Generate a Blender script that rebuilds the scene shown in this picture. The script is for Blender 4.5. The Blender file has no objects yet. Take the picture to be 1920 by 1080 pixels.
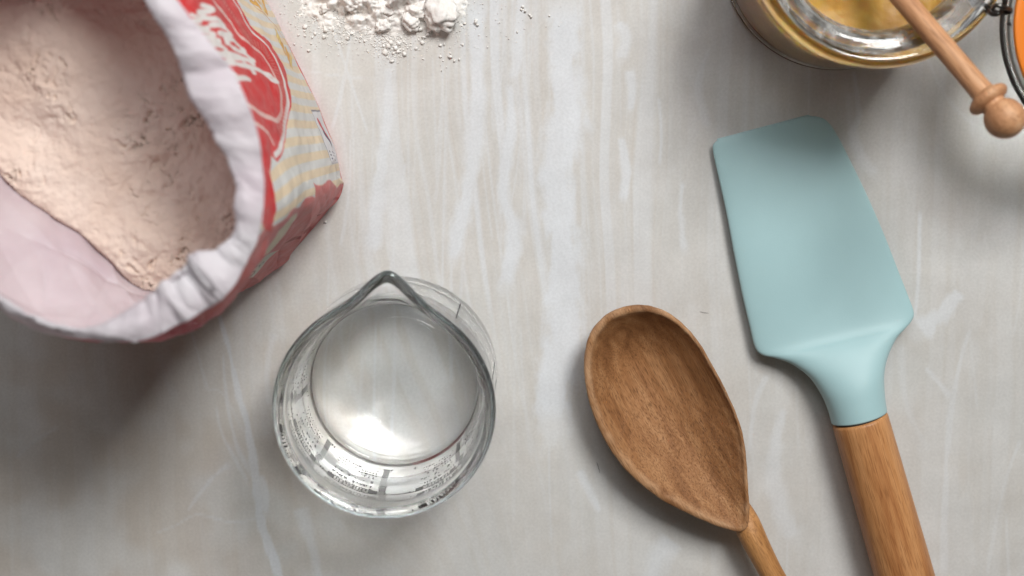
import bpy, bmesh, math, random
import numpy as np
from mathutils import Vector, Matrix

random.seed(7)
rng = np.random.default_rng(7)
scene = bpy.context.scene
C = scene.collection

# ------------------------------------------------------------------ camera
# units below are centimetres; meshes are scaled by U to metres
U = 0.01
CAM_H = 58.8
FPX = 2667.0                       # focal length in pixels of the 1920 px wide frame (50 mm on 36 mm)
TILT = math.atan(340.0 / FPX)      # the camera leans a little away from straight down
cam_data = bpy.data.cameras.new('camera')
cam_data.sensor_width = 36.0
cam_data.lens = 36.0 * FPX / 1920.0
cam_data.clip_start = 0.02
cam_data.clip_end = 50.0
cam_data.dof.use_dof = True
cam_data.dof.focus_distance = 0.575
cam_data.dof.aperture_fstop = 7.0
cam = bpy.data.objects.new('camera', cam_data)
cam.location = (0, 0, CAM_H * U)
cam.rotation_euler = (-TILT, 0, 0)
C.objects.link(cam)
scene.camera = cam

# ------------------------------------------------------------------ world, window light, exposure
world = bpy.data.worlds.new('World')
scene.world = world
world.use_nodes = True
bg = world.node_tree.nodes['Background']
bg.inputs[0].default_value = (1.0, 0.91, 0.80, 1)
bg.inputs[1].default_value = 0.075

def area_lamp(name, direction_az, elev, dist, size, energy, color):
    l = bpy.data.lights.new(name, 'AREA')
    l.shape = 'RECTANGLE'
    l.size, l.size_y = size
    l.energy = energy
    l.color = color
    o = bpy.data.objects.new(name, l)
    d = Vector((math.cos(elev) * math.cos(direction_az), math.cos(elev) * math.sin(direction_az), math.sin(elev)))
    tgt = Vector((0.0, -0.03, 0.02))
    o.location = tgt + d * dist
    o.rotation_euler = (-d).to_track_quat('-Z', 'Y').to_euler()
    C.objects.link(o)
    return o
area_lamp('window_light', math.radians(60), math.radians(52), 1.5, (0.42, 0.55), 20.8, (1.0, 0.985, 0.955))
area_lamp('second_window_light', math.radians(97), math.radians(52), 1.5, (0.7, 0.6), 5.8, (0.97, 0.985, 1.0))

vs = scene.view_settings
vs.view_transform = 'Standard'
vs.look = 'None'
vs.exposure = 0.0
vs.gamma = 1.0
vs.use_curve_mapping = False
scene.cycles.use_denoising = True
scene.cycles.max_bounces = 20
scene.cycles.transmission_bounces = 18
scene.cycles.glossy_bounces = 8
scene.cycles.diffuse_bounces = 5
scene.cycles.sample_clamp_indirect = 40.0
scene.cycles.caustics_refractive = True
scene.cycles.caustics_reflective = True
scene.cycles.blur_glossy = 0.0

# ------------------------------------------------------------------ calibrated camera geometry
ct, st = math.cos(TILT), math.sin(TILT)
def at(px, py, z=0.0):
    """point (cm) at height z that the camera sees at photo pixel (px, py)"""
    dx, dy, dz = (px - 960.0) / FPX, (540.0 - py) / FPX, -1.0
    wy = dy * ct + dz * st
    wz = -dy * st + dz * ct
    t = (z - CAM_H) / wz
    return np.array([dx * t, wy * t, z])
def at_many(pts, z):
    return np.array([at(p[0], p[1], z) for p in pts])
def proj(P):
    P = np.asarray(P, float)
    x, y, z = P[..., 0], P[..., 1], P[..., 2] - CAM_H
    cy = y * ct - z * st
    cz = y * st + z * ct
    return 960.0 + FPX * x / -cz, 540.0 - FPX * cy / -cz

# ------------------------------------------------------------------ numpy noise
_perm = rng.permutation(4096)
def _h(ix, iy, seed):
    return _perm[(ix * 73 + _perm[(iy * 179 + seed * 911) & 4095]) & 4095]
def perlin(x, y, seed=0):
    x = np.asarray(x, float); y = np.asarray(y, float)
    x0 = np.floor(x).astype(int); y0 = np.floor(y).astype(int)
    fx, fy = x - x0, y - y0
    u = fx**3 * (fx * (fx * 6 - 15) + 10); v = fy**3 * (fy * (fy * 6 - 15) + 10)
    def g(ix, iy, dx, dy):
        a = _h(ix, iy, seed) * (2 * math.pi / 4096)
        return np.cos(a) * dx + np.sin(a) * dy
    n00 = g(x0, y0, fx, fy); n10 = g(x0 + 1, y0, fx - 1, fy)
    n01 = g(x0, y0 + 1, fx, fy - 1); n11 = g(x0 + 1, y0 + 1, fx - 1, fy - 1)
    return 1.5 * ((n00 * (1 - u) + n10 * u) * (1 - v) + (n01 * (1 - u) + n11 * u) * v)
def fbm(x, y, oct=4, seed=0, gain=0.5):
    s, a, f = 0, 1.0, 1.0
    for k in range(oct):
        s = s + a * perlin(x * f, y * f, seed + k * 13)
        a *= gain; f *= 2.03
    return s
def worley(x, y, seed=0):
    x = np.asarray(x, float); y = np.asarray(y, float)
    x0 = np.floor(x).astype(int); y0 = np.floor(y).astype(int)
    d1 = np.full(x.shape, 9.0); d2 = np.full(x.shape, 9.0)
    for i in (-1, 0, 1):
        for j in (-1, 0, 1):
            cx = x0 + i + _h(x0 + i, y0 + j, seed) / 4096.0
            cy = y0 + j + _h(x0 + i, y0 + j, seed + 57) / 4096.0
            d = np.hypot(cx - x, cy - y)
            d2 = np.where(d < d1, d1, np.minimum(d2, d)); d1 = np.minimum(d1, d)
    return d1, d2
def sstep(a, b, x):
    t = np.clip((x - a) / (b - a), 0, 1)
    return t * t * (3 - 2 * t)
def catmull(pts, n, closed=False):
    P = np.asarray(pts, float); m = len(P)
    out = []
    segs = m if closed else m - 1
    for k in range(n):
        t = k * segs / (n if closed else n - 1)
        i = min(int(t), segs - 1); f = t - i
        idx = [(i - 1), i, i + 1, i + 2]
        q = [P[j % m] if closed else P[min(max(j, 0), m - 1)] for j in idx]
        out.append(0.5 * ((2 * q[1]) + (-q[0] + q[2]) * f + (2 * q[0] - 5 * q[1] + 4 * q[2] - q[3]) * f * f
                          + (-q[0] + 3 * q[1] - 3 * q[2] + q[3]) * f**3))
    return np.array(out)
def resample(pts, n):
    P = np.asarray(pts, float)
    d = np.r_[0, np.cumsum(np.linalg.norm(np.diff(P, axis=0), axis=1))]
    t = np.linspace(0, d[-1], n)
    return np.stack([np.interp(t, d, P[:, k]) for k in range(P.shape[1])], 1)
def seg_dist(X, Y, poly):
    """distance of points to a polyline, and the width-lerp parameter along it"""
    best = np.full(X.shape, 1e9); par = np.zeros(X.shape)
    n = len(poly) - 1
    for i in range(n):
        ax, ay = poly[i][0], poly[i][1]; bx, by = poly[i + 1][0], poly[i + 1][1]
        vx, vy = bx - ax, by - ay
        L = vx * vx + vy * vy + 1e-12
        t = np.clip(((X - ax) * vx + (Y - ay) * vy) / L, 0, 1)
        d = np.hypot(X - ax - t * vx, Y - ay - t * vy)
        m = d < best
        best = np.where(m, d, best); par = np.where(m, (i + t) / n, par)
    return best, par
def in_poly(X, Y, poly):
    inside = np.zeros(X.shape, bool)
    n = len(poly)
    for i in range(n):
        x1, y1 = poly[i][0], poly[i][1]; x2, y2 = poly[(i + 1) % n][0], poly[(i + 1) % n][1]
        if y1 == y2: continue
        c = ((y1 > Y) != (y2 > Y)) & (X < (x2 - x1) * (Y - y1) / (y2 - y1) + x1)
        inside ^= c
    return inside
def s2l(r, g, b):
    f = lambda c: (c / 255 / 12.92) if c / 255 <= 0.04045 else ((c / 255 + 0.055) / 1.055) ** 2.4
    return np.array([f(r), f(g), f(b)])

# ------------------------------------------------------------------ mesh helpers
def tag(o, label=None, cat=None, group=None, kind=None):
    if label: o['label'] = label
    if cat: o['category'] = cat
    if group: o['group'] = group
    if kind: o['kind'] = kind
    return o
def thing(name, label, cat, base, group=None):
    o = bpy.data.objects.new(name, None)
    o.location = Vector(base) * U
    o.empty_display_size = 0.01
    C.objects.link(o)
    return tag(o, label, cat, group)
def mesh_obj(name, V, F, mat, parent=None, smooth=True, attrs=None, base=None, mats=None, fmat=None):
    V = np.asarray(V, float)
    off = np.array(parent.location if parent is not None and parent.parent is None else (0, 0, 0)) / U
    if parent is not None and parent.parent is not None:
        off = np.array(parent.parent.location) / U
    if base is not None: off = np.asarray(base, float)
    me = bpy.data.meshes.new(name)
    me.from_pydata(((V - off) * U).tolist(), [], F if isinstance(F, list) else F.tolist())
    if smooth:
        me.polygons.foreach_set('use_smooth', np.ones(len(me.polygons), bool))
    for k, (typ, arr) in (attrs or {}).items():
        a = me.attributes.new(k, typ, 'POINT')
        a.data.foreach_set('color' if 'COLOR' in typ else ('vector' if 'VECTOR' in typ else 'value'), np.asarray(arr, np.float32).ravel())
    me.materials.append(mat)
    me.update()
    o = bpy.data.objects.new(name, me)
    if base is not None: o.location = Vector(base) * U
    if parent is not None: o.parent = parent
    C.objects.link(o)
    return o
def grid_faces(nr, nc, wrap=False, flip=False):
    r = np.arange(nr - 1)[:, None]; c = np.arange(nc if wrap else nc - 1)[None, :]
    c2 = (c + 1) % nc
    f = np.stack([r * nc + c, r * nc + c2, (r + 1) * nc + c2, (r + 1) * nc + c], -1).reshape(-1, 4)
    return f[:, ::-1] if flip else f
def lathe(profile, n=96, origin=(0, 0, 0), frame=None, closed=False):
    """revolve (r, h) points; frame = 3x3 columns (side, side, axis). Returns V, F, local coords"""
    P = np.asarray(profile, float)
    th = np.linspace(0, 2 * math.pi, n, endpoint=False)
    L = np.zeros((len(P), n, 3))
    L[..., 0] = P[:, 0, None] * np.cos(th); L[..., 1] = P[:, 0, None] * np.sin(th); L[..., 2] = P[:, 1, None]
    L = L.reshape(-1, 3)
    M = np.eye(3) if frame is None else frame
    V = L @ M.T + np.asarray(origin)
    F = grid_faces(len(P), n, wrap=True)
    return V, F, L
def frame_from_axis(a):
    a = np.asarray(a, float); a = a / np.linalg.norm(a)
    h = np.array([0, 0, 1.0]) if abs(a[2]) < 0.9 else np.array([1.0, 0, 0])
    x = np.cross(h, a); x /= np.linalg.norm(x); y = np.cross(a, x)
    return np.stack([x, y, a], 1)
def tube(path, rad, n=12, closed=False):
    P = np.asarray(path, float); m = len(P)
    V = []
    ref = np.array([0, 0, 1.0])
    rad = np.full(m, rad) if np.isscalar(rad) else np.asarray(rad)
    for i in range(m):
        if closed: t = P[(i + 1) % m] - P[i - 1]
        else: t = P[min(i + 1, m - 1)] - P[max(i - 1, 0)]
        t = t / (np.linalg.norm(t) + 1e-9)
        x = np.cross(ref, t)
        if np.linalg.norm(x) < 1e-3: x = np.cross(np.array([1.0, 0, 0]), t)
        x /= np.linalg.norm(x); y = np.cross(t, x)
        for k in range(n):
            a = 2 * math.pi * k / n
            V.append(P[i] + rad[i] * (math.cos(a) * x + math.sin(a) * y))
    F = grid_faces(m, n, wrap=True).tolist()
    if closed:
        F += [[(m - 1) * n + k, (m - 1) * n + (k + 1) % n, (k + 1) % n, k] for k in range(n)]
    else:
        F += [list(range(n))[::-1], [(m - 1) * n + k for k in range(n)]]
    return np.array(V), F

# ------------------------------------------------------------------ materials
def mat_new(name):
    m = bpy.data.materials.new(name); m.use_nodes = True
    nt = m.node_tree
    return m, nt, nt.nodes['Principled BSDF']
def node(nt, typ, **kw):
    n = nt.nodes.new(typ)
    for k, v in kw.items():
        if k.startswith('i_'):
            n.inputs[k[2:].replace('_', ' ')].default_value = v
        else: setattr(n, k, v)
    return n
def ramp(nt, stops):
    r = nt.nodes.new('ShaderNodeValToRGB')
    e = r.color_ramp.elements
    while len(e) < len(stops): e.new(0.5)
    for k, (p, c) in enumerate(stops):
        e[k].position = p; e[k].color = (*c, 1) if len(c) == 3 else c
    return r
def mix_rgb(nt, fac, a, b, mode='MIX'):
    m = nt.nodes.new('ShaderNodeMix'); m.data_type = 'RGBA'; m.blend_type = mode
    for s, v in ((m.inputs[0], fac), (m.inputs[6], a), (m.inputs[7], b)):
        if isinstance(v, bpy.types.NodeSocket): nt.links.new(v, s)
        elif isinstance(v, (int, float)): s.default_value = v
        else: s.default_value = (*v, 1) if len(v) == 3 else v
    return m.outputs[2]
def simple(name, col, rough=0.5, **kw):
    m, nt, b = mat_new(name)
    b.inputs['Base Color'].default_value = (*col, 1)
    b.inputs['Roughness'].default_value = rough
    for k, v in kw.items():
        b.inputs[k.replace('_', ' ')].default_value = v
    return m

def wood_mat(name, dark, mid, light, pore, rough=0.5, pore_amt=0.7, fleck=(2.2, 26.0), bump=0.25, spec=0.35):
    """grain runs along x of the 'grain' attribute (cm)"""
    m, nt, b = mat_new(name)
    L = nt.links.new
    a = node(nt, 'ShaderNodeAttribute', attribute_name='grain')
    mp = node(nt, 'ShaderNodeMapping'); mp.inputs['Scale'].default_value = (0.12, 2.2, 2.2)
    L(a.outputs['Vector'], mp.inputs[0])
    n1 = node(nt, 'ShaderNodeTexNoise'); n1.inputs['Scale'].default_value = 1.0; n1.inputs['Detail'].default_value = 5; n1.inputs['Distortion'].default_value = 0.5
    L(mp.outputs[0], n1.inputs[0])
    r1 = ramp(nt, [(0.28, dark), (0.5, mid), (0.72, light)])
    L(n1.outputs[0], r1.inputs[0])
    # fine fibres
    mp2 = node(nt, 'ShaderNodeMapping'); mp2.inputs['Scale'].default_value = (1.2, 30.0, 30.0)
    L(a.outputs['Vector'], mp2.inputs[0])
    n2 = node(nt, 'ShaderNodeTexNoise'); n2.inputs['Scale'].default_value = 1.0; n2.inputs['Detail'].default_value = 4
    L(mp2.outputs[0], n2.inputs[0])
    r2 = ramp(nt, [(0.3, (0.72, 0.68, 0.64)), (0.62, (1.08, 1.08, 1.08))])
    L(n2.outputs[0], r2.inputs[0])
    c1 = mix_rgb(nt, 0.75, r1.outputs[0], r2.outputs[0], 'MULTIPLY')
    # short dark beech flecks
    mp3 = node(nt, 'ShaderNodeMapping'); mp3.inputs['Scale'].default_value = (fleck[0], fleck[1], fleck[1])
    L(a.outputs['Vector'], mp3.inputs[0])
    n3 = node(nt, 'ShaderNodeTexNoise'); n3.inputs['Scale'].default_value = 1.0; n3.inputs['Detail'].default_value = 1.5
    L(mp3.outputs[0], n3.inputs[0])
    r3 = ramp(nt, [(0.545, (0, 0, 0)), (0.66, (1, 1, 1))])
    L(n3.outputs[0], r3.inputs[0])
    mul = node(nt, 'ShaderNodeMath', operation='MULTIPLY'); mul.inputs[1].default_value = pore_amt
    L(r3.outputs[0], mul.inputs[0])
    c2 = mix_rgb(nt, mul.outputs[0], c1, pore)
    # bare paler wood where the edge has worn (attribute 'wear', 0 when absent)
    wa = node(nt, 'ShaderNodeAttribute', attribute_name='wear')
    wm = node(nt, 'ShaderNodeMath', operation='MULTIPLY'); L(wa.outputs['Fac'], wm.inputs[0]); L(n2.outputs[0], wm.inputs[1])
    c2 = mix_rgb(nt, wm.outputs[0], c2, tuple(s2l(202, 164, 128)))
    L(c2, b.inputs['Base Color'])
    bp = node(nt, 'ShaderNodeBump'); bp.inputs['Strength'].default_value = bump; bp.inputs['Distance'].default_value = 0.0004
    sub = node(nt, 'ShaderNodeMath', operation='SUBTRACT')
    L(n2.outputs[0], sub.inputs[0]); L(mul.outputs[0], sub.inputs[1])
    L(sub.outputs[0], bp.inputs['Height'])
    L(bp.outputs[0], b.inputs['Normal'])
    b.inputs['Roughness'].default_value = rough
    b.inputs['Specular IOR Level'].default_value = spec
    return m

def glass_mat(name, col, ior=1.47):
    m, nt, b = mat_new(name)
    b.inputs['Base Color'].default_value = (*col, 1)
    b.inputs['Transmission Weight'].default_value = 1.0
    b.inputs['Roughness'].default_value = 0.0
    b.inputs['IOR'].default_value = ior
    return m

# ================================================================== COUNTERTOP
def dense_axis(a, b, lo, hi, step, far):
    core = np.arange(lo, hi + step, step)
    left = lo - np.geomspace(step, lo - a, 14)[::-1]
    right = core[-1] + np.geomspace(step, b - core[-1], 14)
    return np.concatenate([left, core, right])
gx = dense_axis(-55, 55, -24.5, 24.5, 0.045, 0)
gy = dense_axis(-55, 50, -20.5, 6.5, 0.11, 0)
X, Y = np.meshgrid(gx, gy)
def pxs(pts): return [tuple(at(p[0], p[1], 0)[:2]) for p in pts]
wob = 0.30 * fbm(X * 0.22, Y * 0.10, 2, 3)
xb = X + wob + 0.012 * (Y - 2) ** 2 * np.exp(-((X + 3) / 6) ** 2) * (-1)
zone = np.exp(-((X - 0.0) / 6.0) ** 2) * sstep(-16, -4, Y) * 0.55 + 0.14
b1 = fbm(xb * 0.85, Y * 0.016 + 7, 3, 11)
b2 = fbm(xb * 2.6, Y * 0.018 + 3, 3, 21)
b3 = fbm(xb * 6.5, Y * 0.03 + 1, 2, 31)
white = sstep(0.10, 0.42, b1 + 0.25 * b2) * zone
white = np.maximum(white, 0.55 * sstep(0.25, 0.55, b2) * zone)
white = np.maximum(white, 0.35 * sstep(0.45, 0.75, b3) * zone)
brown = 0.35 * sstep(0.15, 0.7, -b2 - 0.3 * b1) * zone + 0.8 * sstep(0.3, 0.75, -b3) * zone
edge_n = fbm(X * 1.1, Y * 0.35, 4, 41)
edge_f = fbm(X * 3.0, Y * 1.4, 3, 43)
def stroke(pts, w0, w1, amt, soft=0.6, rough=0.28):
    global white
    poly = catmull(pxs(pts), max(12, 4 * len(pts)))
    xs, ys = poly[:, 0], poly[:, 1]
    pad = max(w0, w1) / 45 + 0.8
    i0, i1 = np.searchsorted(gx, xs.min() - pad), np.searchsorted(gx, xs.max() + pad)
    j0, j1 = np.searchsorted(gy, ys.min() - pad), np.searchsorted(gy, ys.max() + pad)
    sl = (slice(j0, j1), slice(i0, i1))
    if X[sl].size == 0: return
    d, t = seg_dist(X[sl], Y[sl], poly)
    w = (w0 + (w1 - w0) * t) / 45.0 / 2
    w = w * (1 + rough * 2 * edge_n[sl] + rough * edge_f[sl])
    m = amt * (1 - sstep(w * (1 - soft), w * (1 + soft) + 0.03, d)) * sstep(0, 0.08, t) * (1 - 0.6 * sstep(0.93, 1, t))
    white[sl] = np.maximum(white[sl], m)
S = stroke
S([(893, -20), (895, 130), (892, 250), (880, 340), (862, 430), (848, 490)], 28, 24, .78)
S([(955, 150), (958, 230), (945, 330), (950, 390), (962, 440), (945, 540)], 12, 32, .8)
S([(1050, -20), (1058, 120), (1060, 250), (1040, 330), (1052, 400), (1060, 560), (1048, 690), (1042, 800)], 58, 68, .85, .45)
S([(975, -20), (972, 60), (966, 150)], 22, 18, .7)
S([(730, 120), (728, 210), (712, 330), (698, 480)], 18, 28, .7)
S([(760, 300), (742, 420), (735, 520)], 5, 10, .5)
S([(1160, 40), (1174, 70), (1166, 110)], 16, 20, .6, .6)
S([(1180, 130), (1186, 170), (1182, 205)], 14, 10, .6, .6)
S([(1163, 255), (1175, 320), (1170, 375)], 8, 26, .7, .5)
S([(1235, 180), (1240, 250), (1236, 310)], 4, 4, .5)
S([(1280, 340), (1276, 400), (1282, 470)], 8, 14, .5, .7)
S([(1330, 90), (1310, 160), (1325, 240)], 10, 16, .35, .8)
S([(1440, 700), (1415, 760), (1405, 850)], 9, 5, 0.36, .6)
S([(1470, 760), (1450, 900), (1490, 1010)], 20, 34, .45, .8)
S([(1260, 1010), (1230, 1050), (1220, 1100)], 40, 30, .55, .8)
S([(1085, 880), (1110, 930), (1125, 960)], 16, 8, .55, .7)
S([(1800, 545), (1765, 590), (1725, 620)], 22, 44, .6, .5)
S([(1735, 690), (1758, 715), (1782, 745)], 6, 10, 0.42, .5)
S([(1822, 610), (1800, 680), (1780, 800), (1772, 930), (1768, 1090)], 6, 16, 0.36, .5)
S([(1725, 390), (1722, 520), (1715, 600)], 5, 5, .5)
S([(1690, 640), (1700, 760), (1745, 850)], 14, 10, 0.24, .8)
S([(1915, 820), (1880, 920), (1850, 1080)], 6, 8, 0.27)
S([(1590, 170), (1600, 260), (1640, 330)], 10, 22, .35, .8)
S([(1600, 130), (1610, 210), (1595, 250)], 5, 10, .45)
S([(1730, 90), (1780, 190), (1860, 260)], 3, 8, 0.21)
# many fine flowing streaks
srng = np.random.default_rng(44)
for k in range(64):
    x0 = srng.uniform(590, 1140) if k < 44 else srng.uniform(1130, 1930)
    y0 = srng.uniform(-120, 700) if k < 44 else srng.uniform(-50, 1000)
    ln = srng.uniform(160, 620); bend = srng.normal(0, 10) - (22 if x0 < 900 else 0) * srng.random()
    pts = [(x0 + bend * t * t + 3 * math.sin(3 * t + k), y0 + ln * t) for t in (0, .25, .5, .75, 1)]
    S(pts, srng.uniform(1.5, 4), srng.uniform(2, 7), srng.uniform(.15, .45) * (1 if k < 44 else .6), .5, .2)
# lower left veins
S([(405, 570), (425, 640), (445, 730), (462, 790), (478, 870), (484, 930), (492, 990), (515, 1050), (530, 1100)], 7, 20, .8, .3, .3)
S([(486, 890), (492, 930), (490, 960)], 14, 26, .7, .4)
S([(418, 660), (422, 720), (432, 790), (450, 850), (478, 900)], 3, 7, .5)
S([(405, 760), (415, 810), (440, 860), (465, 905)], 3, 6, .45)
S([(355, 610), (370, 660), (388, 730)], 3, 5, .35)
S([(388, 730), (420, 740), (460, 810), (510, 812)], 4, 3, .3)
S([(290, 1000), (330, 985), (370, 965), (430, 978), (492, 972)], 4, 3, .4)
S([(350, 960), (375, 925), (400, 895), (430, 870)], 4, 10, .4, .7)
S([(300, 660), (308, 710), (330, 745)], 10, 12, .3, .8)
S([(515, 620), (500, 700), (505, 760)], 14, 10, .4, .7)
S([(560, 950), (580, 1010), (600, 1090)], 26, 14, .55, .8)
S([(30, 860), (60, 830), (110, 800)], 4, 8, .3)
S([(620, 40), (650, 130), (690, 250)], 3, 3, .5)
S([(560, 130), (650, 145), (720, 150)], 2, 3, .4)
mottle = fbm(X * 0.35, Y * 0.28, 5, 51)
patch = sstep(0.15, 0.6, fbm(X * 0.6, Y * 0.22, 5, 61))
white = np.maximum(white, 0.14 * patch * (0.4 + 0.6 * sstep(-2, 8, X)))
base_c = s2l(207, 206, 203); warm_c = s2l(200, 195, 188); white_c = s2l(223, 229, 236); brown_c = s2l(196, 187, 177); grey_c = s2l(198, 198, 195)
col = base_c + (warm_c - base_c) * (0.35 * sstep(-0.2, 0.9, mottle))[..., None]
col = col + (grey_c - col) * (0.35 * sstep(0, 0.7, -mottle))[..., None]
warm_ll = sstep(-2, -9, X) * sstep(-5, -11, Y)      # browner stone at the lower left
col = col + (s2l(190, 178, 164) - col) * (0.4 * warm_ll * sstep(-0.4, 0.4, fbm(X * 0.3, Y * 0.3, 3, 71)))[..., None]
col = col * (1 - 0.07 * sstep(2.0, 15.0, X + 1.5 * fbm(X * 0.2, Y * 0.2, 2, 77)))[..., None]      # darker to the right: fall-off of light put into the stone colour
col = col + (brown_c - col) * np.clip(brown, 0, 1)[..., None] * 0.55
col = col + (white_c - col) * np.clip(white, 0, 1)[..., None] * 0.78
m, nt, b = mat_new('veined_stone')
L = nt.links.new
a = node(nt, 'ShaderNodeAttribute', attribute_name='stone')
tc = node(nt, 'ShaderNodeTexCoord')
n1 = node(nt, 'ShaderNodeTexNoise'); n1.inputs['Scale'].default_value = 55; n1.inputs['Detail'].default_value = 8; n1.inputs['Roughness'].default_value = 0.65
L(tc.outputs['Object'], n1.inputs[0])
r1 = ramp(nt, [(0.3, (0.93, 0.925, 0.92)), (0.7, (1.05, 1.05, 1.05))]); L(n1.outputs[0], r1.inputs[0])
c = mix_rgb(nt, 1.0, a.outputs['Color'], r1.outputs[0], 'MULTIPLY')
mpv = node(nt, 'ShaderNodeMapping'); mpv.inputs['Scale'].default_value = (230, 3.5, 1.0); L(tc.outputs['Object'], mpv.inputs[0])
nv = node(nt, 'ShaderNodeTexNoise'); nv.inputs['Scale'].default_value = 1.0; nv.inputs['Detail'].default_value = 5; nv.inputs['Roughness'].default_value = 0.6; nv.inputs['Distortion'].default_value = 0.35
L(mpv.outputs[0], nv.inputs[0])
rv = ramp(nt, [(0.30, (0.945, 0.935, 0.925)), (0.5, (1.0, 1.0, 1.0)), (0.70, (1.045, 1.05, 1.06))]); L(nv.outputs[0], rv.inputs[0])
c = mix_rgb(nt, 0.28, c, rv.outputs[0], 'MULTIPLY')
n2 = node(nt, 'ShaderNodeTexNoise'); n2.inputs['Scale'].default_value = 900; n2.inputs['Detail'].default_value = 3
L(tc.outputs['Object'], n2.inputs[0])
r2 = ramp(nt, [(0.3, (0.94, 0.94, 0.94)), (0.7, (1.04, 1.04, 1.04))]); L(n2.outputs[0], r2.inputs[0])
c = mix_rgb(nt, 1.0, c, r2.outputs[0], 'MULTIPLY')
L(c, b.inputs['Base Color'])
b.inputs['Roughness'].default_value = 0.42
b.inputs['Specular IOR Level'].default_value = 0.35
bp = node(nt, 'ShaderNodeBump'); bp.inputs['Strength'].default_value = 0.08; bp.inputs['Distance'].default_value = 0.0005
L(n1.outputs[0], bp.inputs['Height']); L(bp.outputs[0], b.inputs['Normal'])
stone = m
nr, nc = X.shape
V = np.stack([X, Y, np.zeros_like(X)], -1).reshape(-1, 3)
F = grid_faces(nr, nc)
edge = [[0, 0, 0]]
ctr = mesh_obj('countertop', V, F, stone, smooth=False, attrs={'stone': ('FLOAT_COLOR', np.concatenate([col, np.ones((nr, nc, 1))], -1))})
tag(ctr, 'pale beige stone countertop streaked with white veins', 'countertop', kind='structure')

# ================================================================== FLOUR BAG
def section(z, c1, f, c2, s1, c3, s2, c4, s3, is_px=True):
    """closed outline at height z: c2 -> c3 -> c4 -> c1 -> c2; returns list of four polylines (xy cm)"""
    conv = lambda L_: at_many(L_, z)[:, :2]
    return [conv([c2] + s1 + [c3]), conv([c3] + s2 + [c4]), conv([c4] + s3 + [c1]), conv([c1] + f + [c2])]
NB = (50, 150, 190, 330)       # columns for back, far side, gusset side, front
def outline(sec, smooth):
    P = np.concatenate([resample(s, n + 1)[:-1] for s, n in zip(sec, NB)])
    for _ in range(smooth):
        P = 0.5 * P + 0.25 * (np.roll(P, 1, 0) + np.roll(P, -1, 0))
    return P
base_s = section(0, (645, 345), [(626, 268), (597, 195), (566, 130), (538, 75), (508, 20)], (450, -90), [], (190, 160), [], (432, 548),
                 [(478, 532), (535, 488), (592, 425), (632, 376)])
s95 = section(9.5, (556, 392), [(524, 280), (474, 165), (415, 55), (345, -75)], (275, -205), [(80, -150)], (-90, 60),
              [(-65, 220), (-10, 345), (60, 398), (130, 440), (190, 478), (218, 520)], (268, 556), [(400, 556), (470, 492), (530, 432)])
s13 = section(13.0, (497, 432), [(490, 345), (468, 255), (428, 170), (372, 80), (305, -25)], (200, -190), [(20, -190)], (-140, 60),
              [(-122, 260), (-85, 430), (-40, 530), (20, 582), (80, 619), (150, 645), (215, 655)], (280, 650), [(345, 622), (405, 582), (448, 532)])
s158 = section(15.8, (442, 420), [(437, 350), (413, 280), (386, 220), (350, 150), (310, 70), (270, 0), (205, -115)], (150, -190), [(20, -190), (-85, -85)], (-140, 60),
               [(-130, 250), (-92, 420), (-35, 520), (35, 580), (95, 608), (160, 619), (215, 612)], (258, 588), [(288, 538), (330, 500), (390, 472), (428, 448)])
s16 = section(16.1, (480, 452), [(492, 400), (495, 340), (480, 250), (453, 170), (400, 90), (330, 0), (240, -130)], (170, -215), [(40, -220), (-95, -110)], (-160, 60),
              [(-150, 260), (-107, 430), (-47, 535), (20, 594), (80, 626), (150, 641), (215, 645)], (268, 639), [(338, 612), (400, 578), (440, 535)])
oB, o95, o13, o158, o16 = outline(base_s, 30), outline(s95, 350), outline(s13, 300), outline(s158, 160), outline(s16, 200)
oB2 = outline(base_s, 14)
cen = oB.mean(0)
oB0 = cen + (oB2 - cen) * 0.985
keys = [(0.0, oB0), (0.25, oB2), (1.2, oB + 0.3 * (oB - oB2)), (9.5, o95), (13.0, o13), (15.4, o158 + 0.22 * (o13 - o158)), (15.8, o158)]
# rows along the wall, then the turned-out lip
zs = np.concatenate([np.linspace(0, 9.0, 250), np.linspace(9.08, 15.4, 130)[0:], np.linspace(15.44, 15.8, 10)])
kz = np.array([k[0] for k in keys]); ko = np.array([k[1] for k in keys])
def interp_rows(z):
    i = int(np.clip(np.searchsorted(kz, z, 'right') - 1, 0, len(kz) - 2))
    # Catmull with real knots
    def tang(j):
        if j == 0: return (ko[1] - ko[0]) / (kz[1] - kz[0])
        if j == len(kz) - 1: return (ko[-1] - ko[-2]) / (kz[-1] - kz[-2])
        d0 = (ko[j] - ko[j - 1]) / (kz[j] - kz[j - 1]); d1 = (ko[j + 1] - ko[j]) / (kz[j + 1] - kz[j])
        w0 = kz[j + 1] - kz[j]; w1 = kz[j] - kz[j - 1]
        return (d0 * w0 + d1 * w1) / (w0 + w1)
    h = kz[i + 1] - kz[i]; t = (z - kz[i]) / h
    return ((2 * t**3 - 3 * t**2 + 1) * ko[i] + (t**3 - 2 * t**2 + t) * h * tang(i)
            + (-2 * t**3 + 3 * t**2) * ko[i + 1] + (t**3 - t**2) * h * tang(i + 1))
rows = []
for z in zs:
    P = interp_rows(z); rows.append(np.c_[P, np.full(len(P), z)])
lip = []
for t in np.linspace(0, 1, 44)[1:]:
    P = o158 + (o16 - o158) * (t ** 1.1)
    z = 15.8 + 0.16 * math.sin(math.pi * min(t * 0.98 + 0.02, 1)) - 0.05 * t
    lip.append(np.c_[P, np.full(len(P), z)])
bagS = np.array(rows + lip)                   # rows, cols, 3
NR, NC = bagS.shape[:2]
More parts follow.
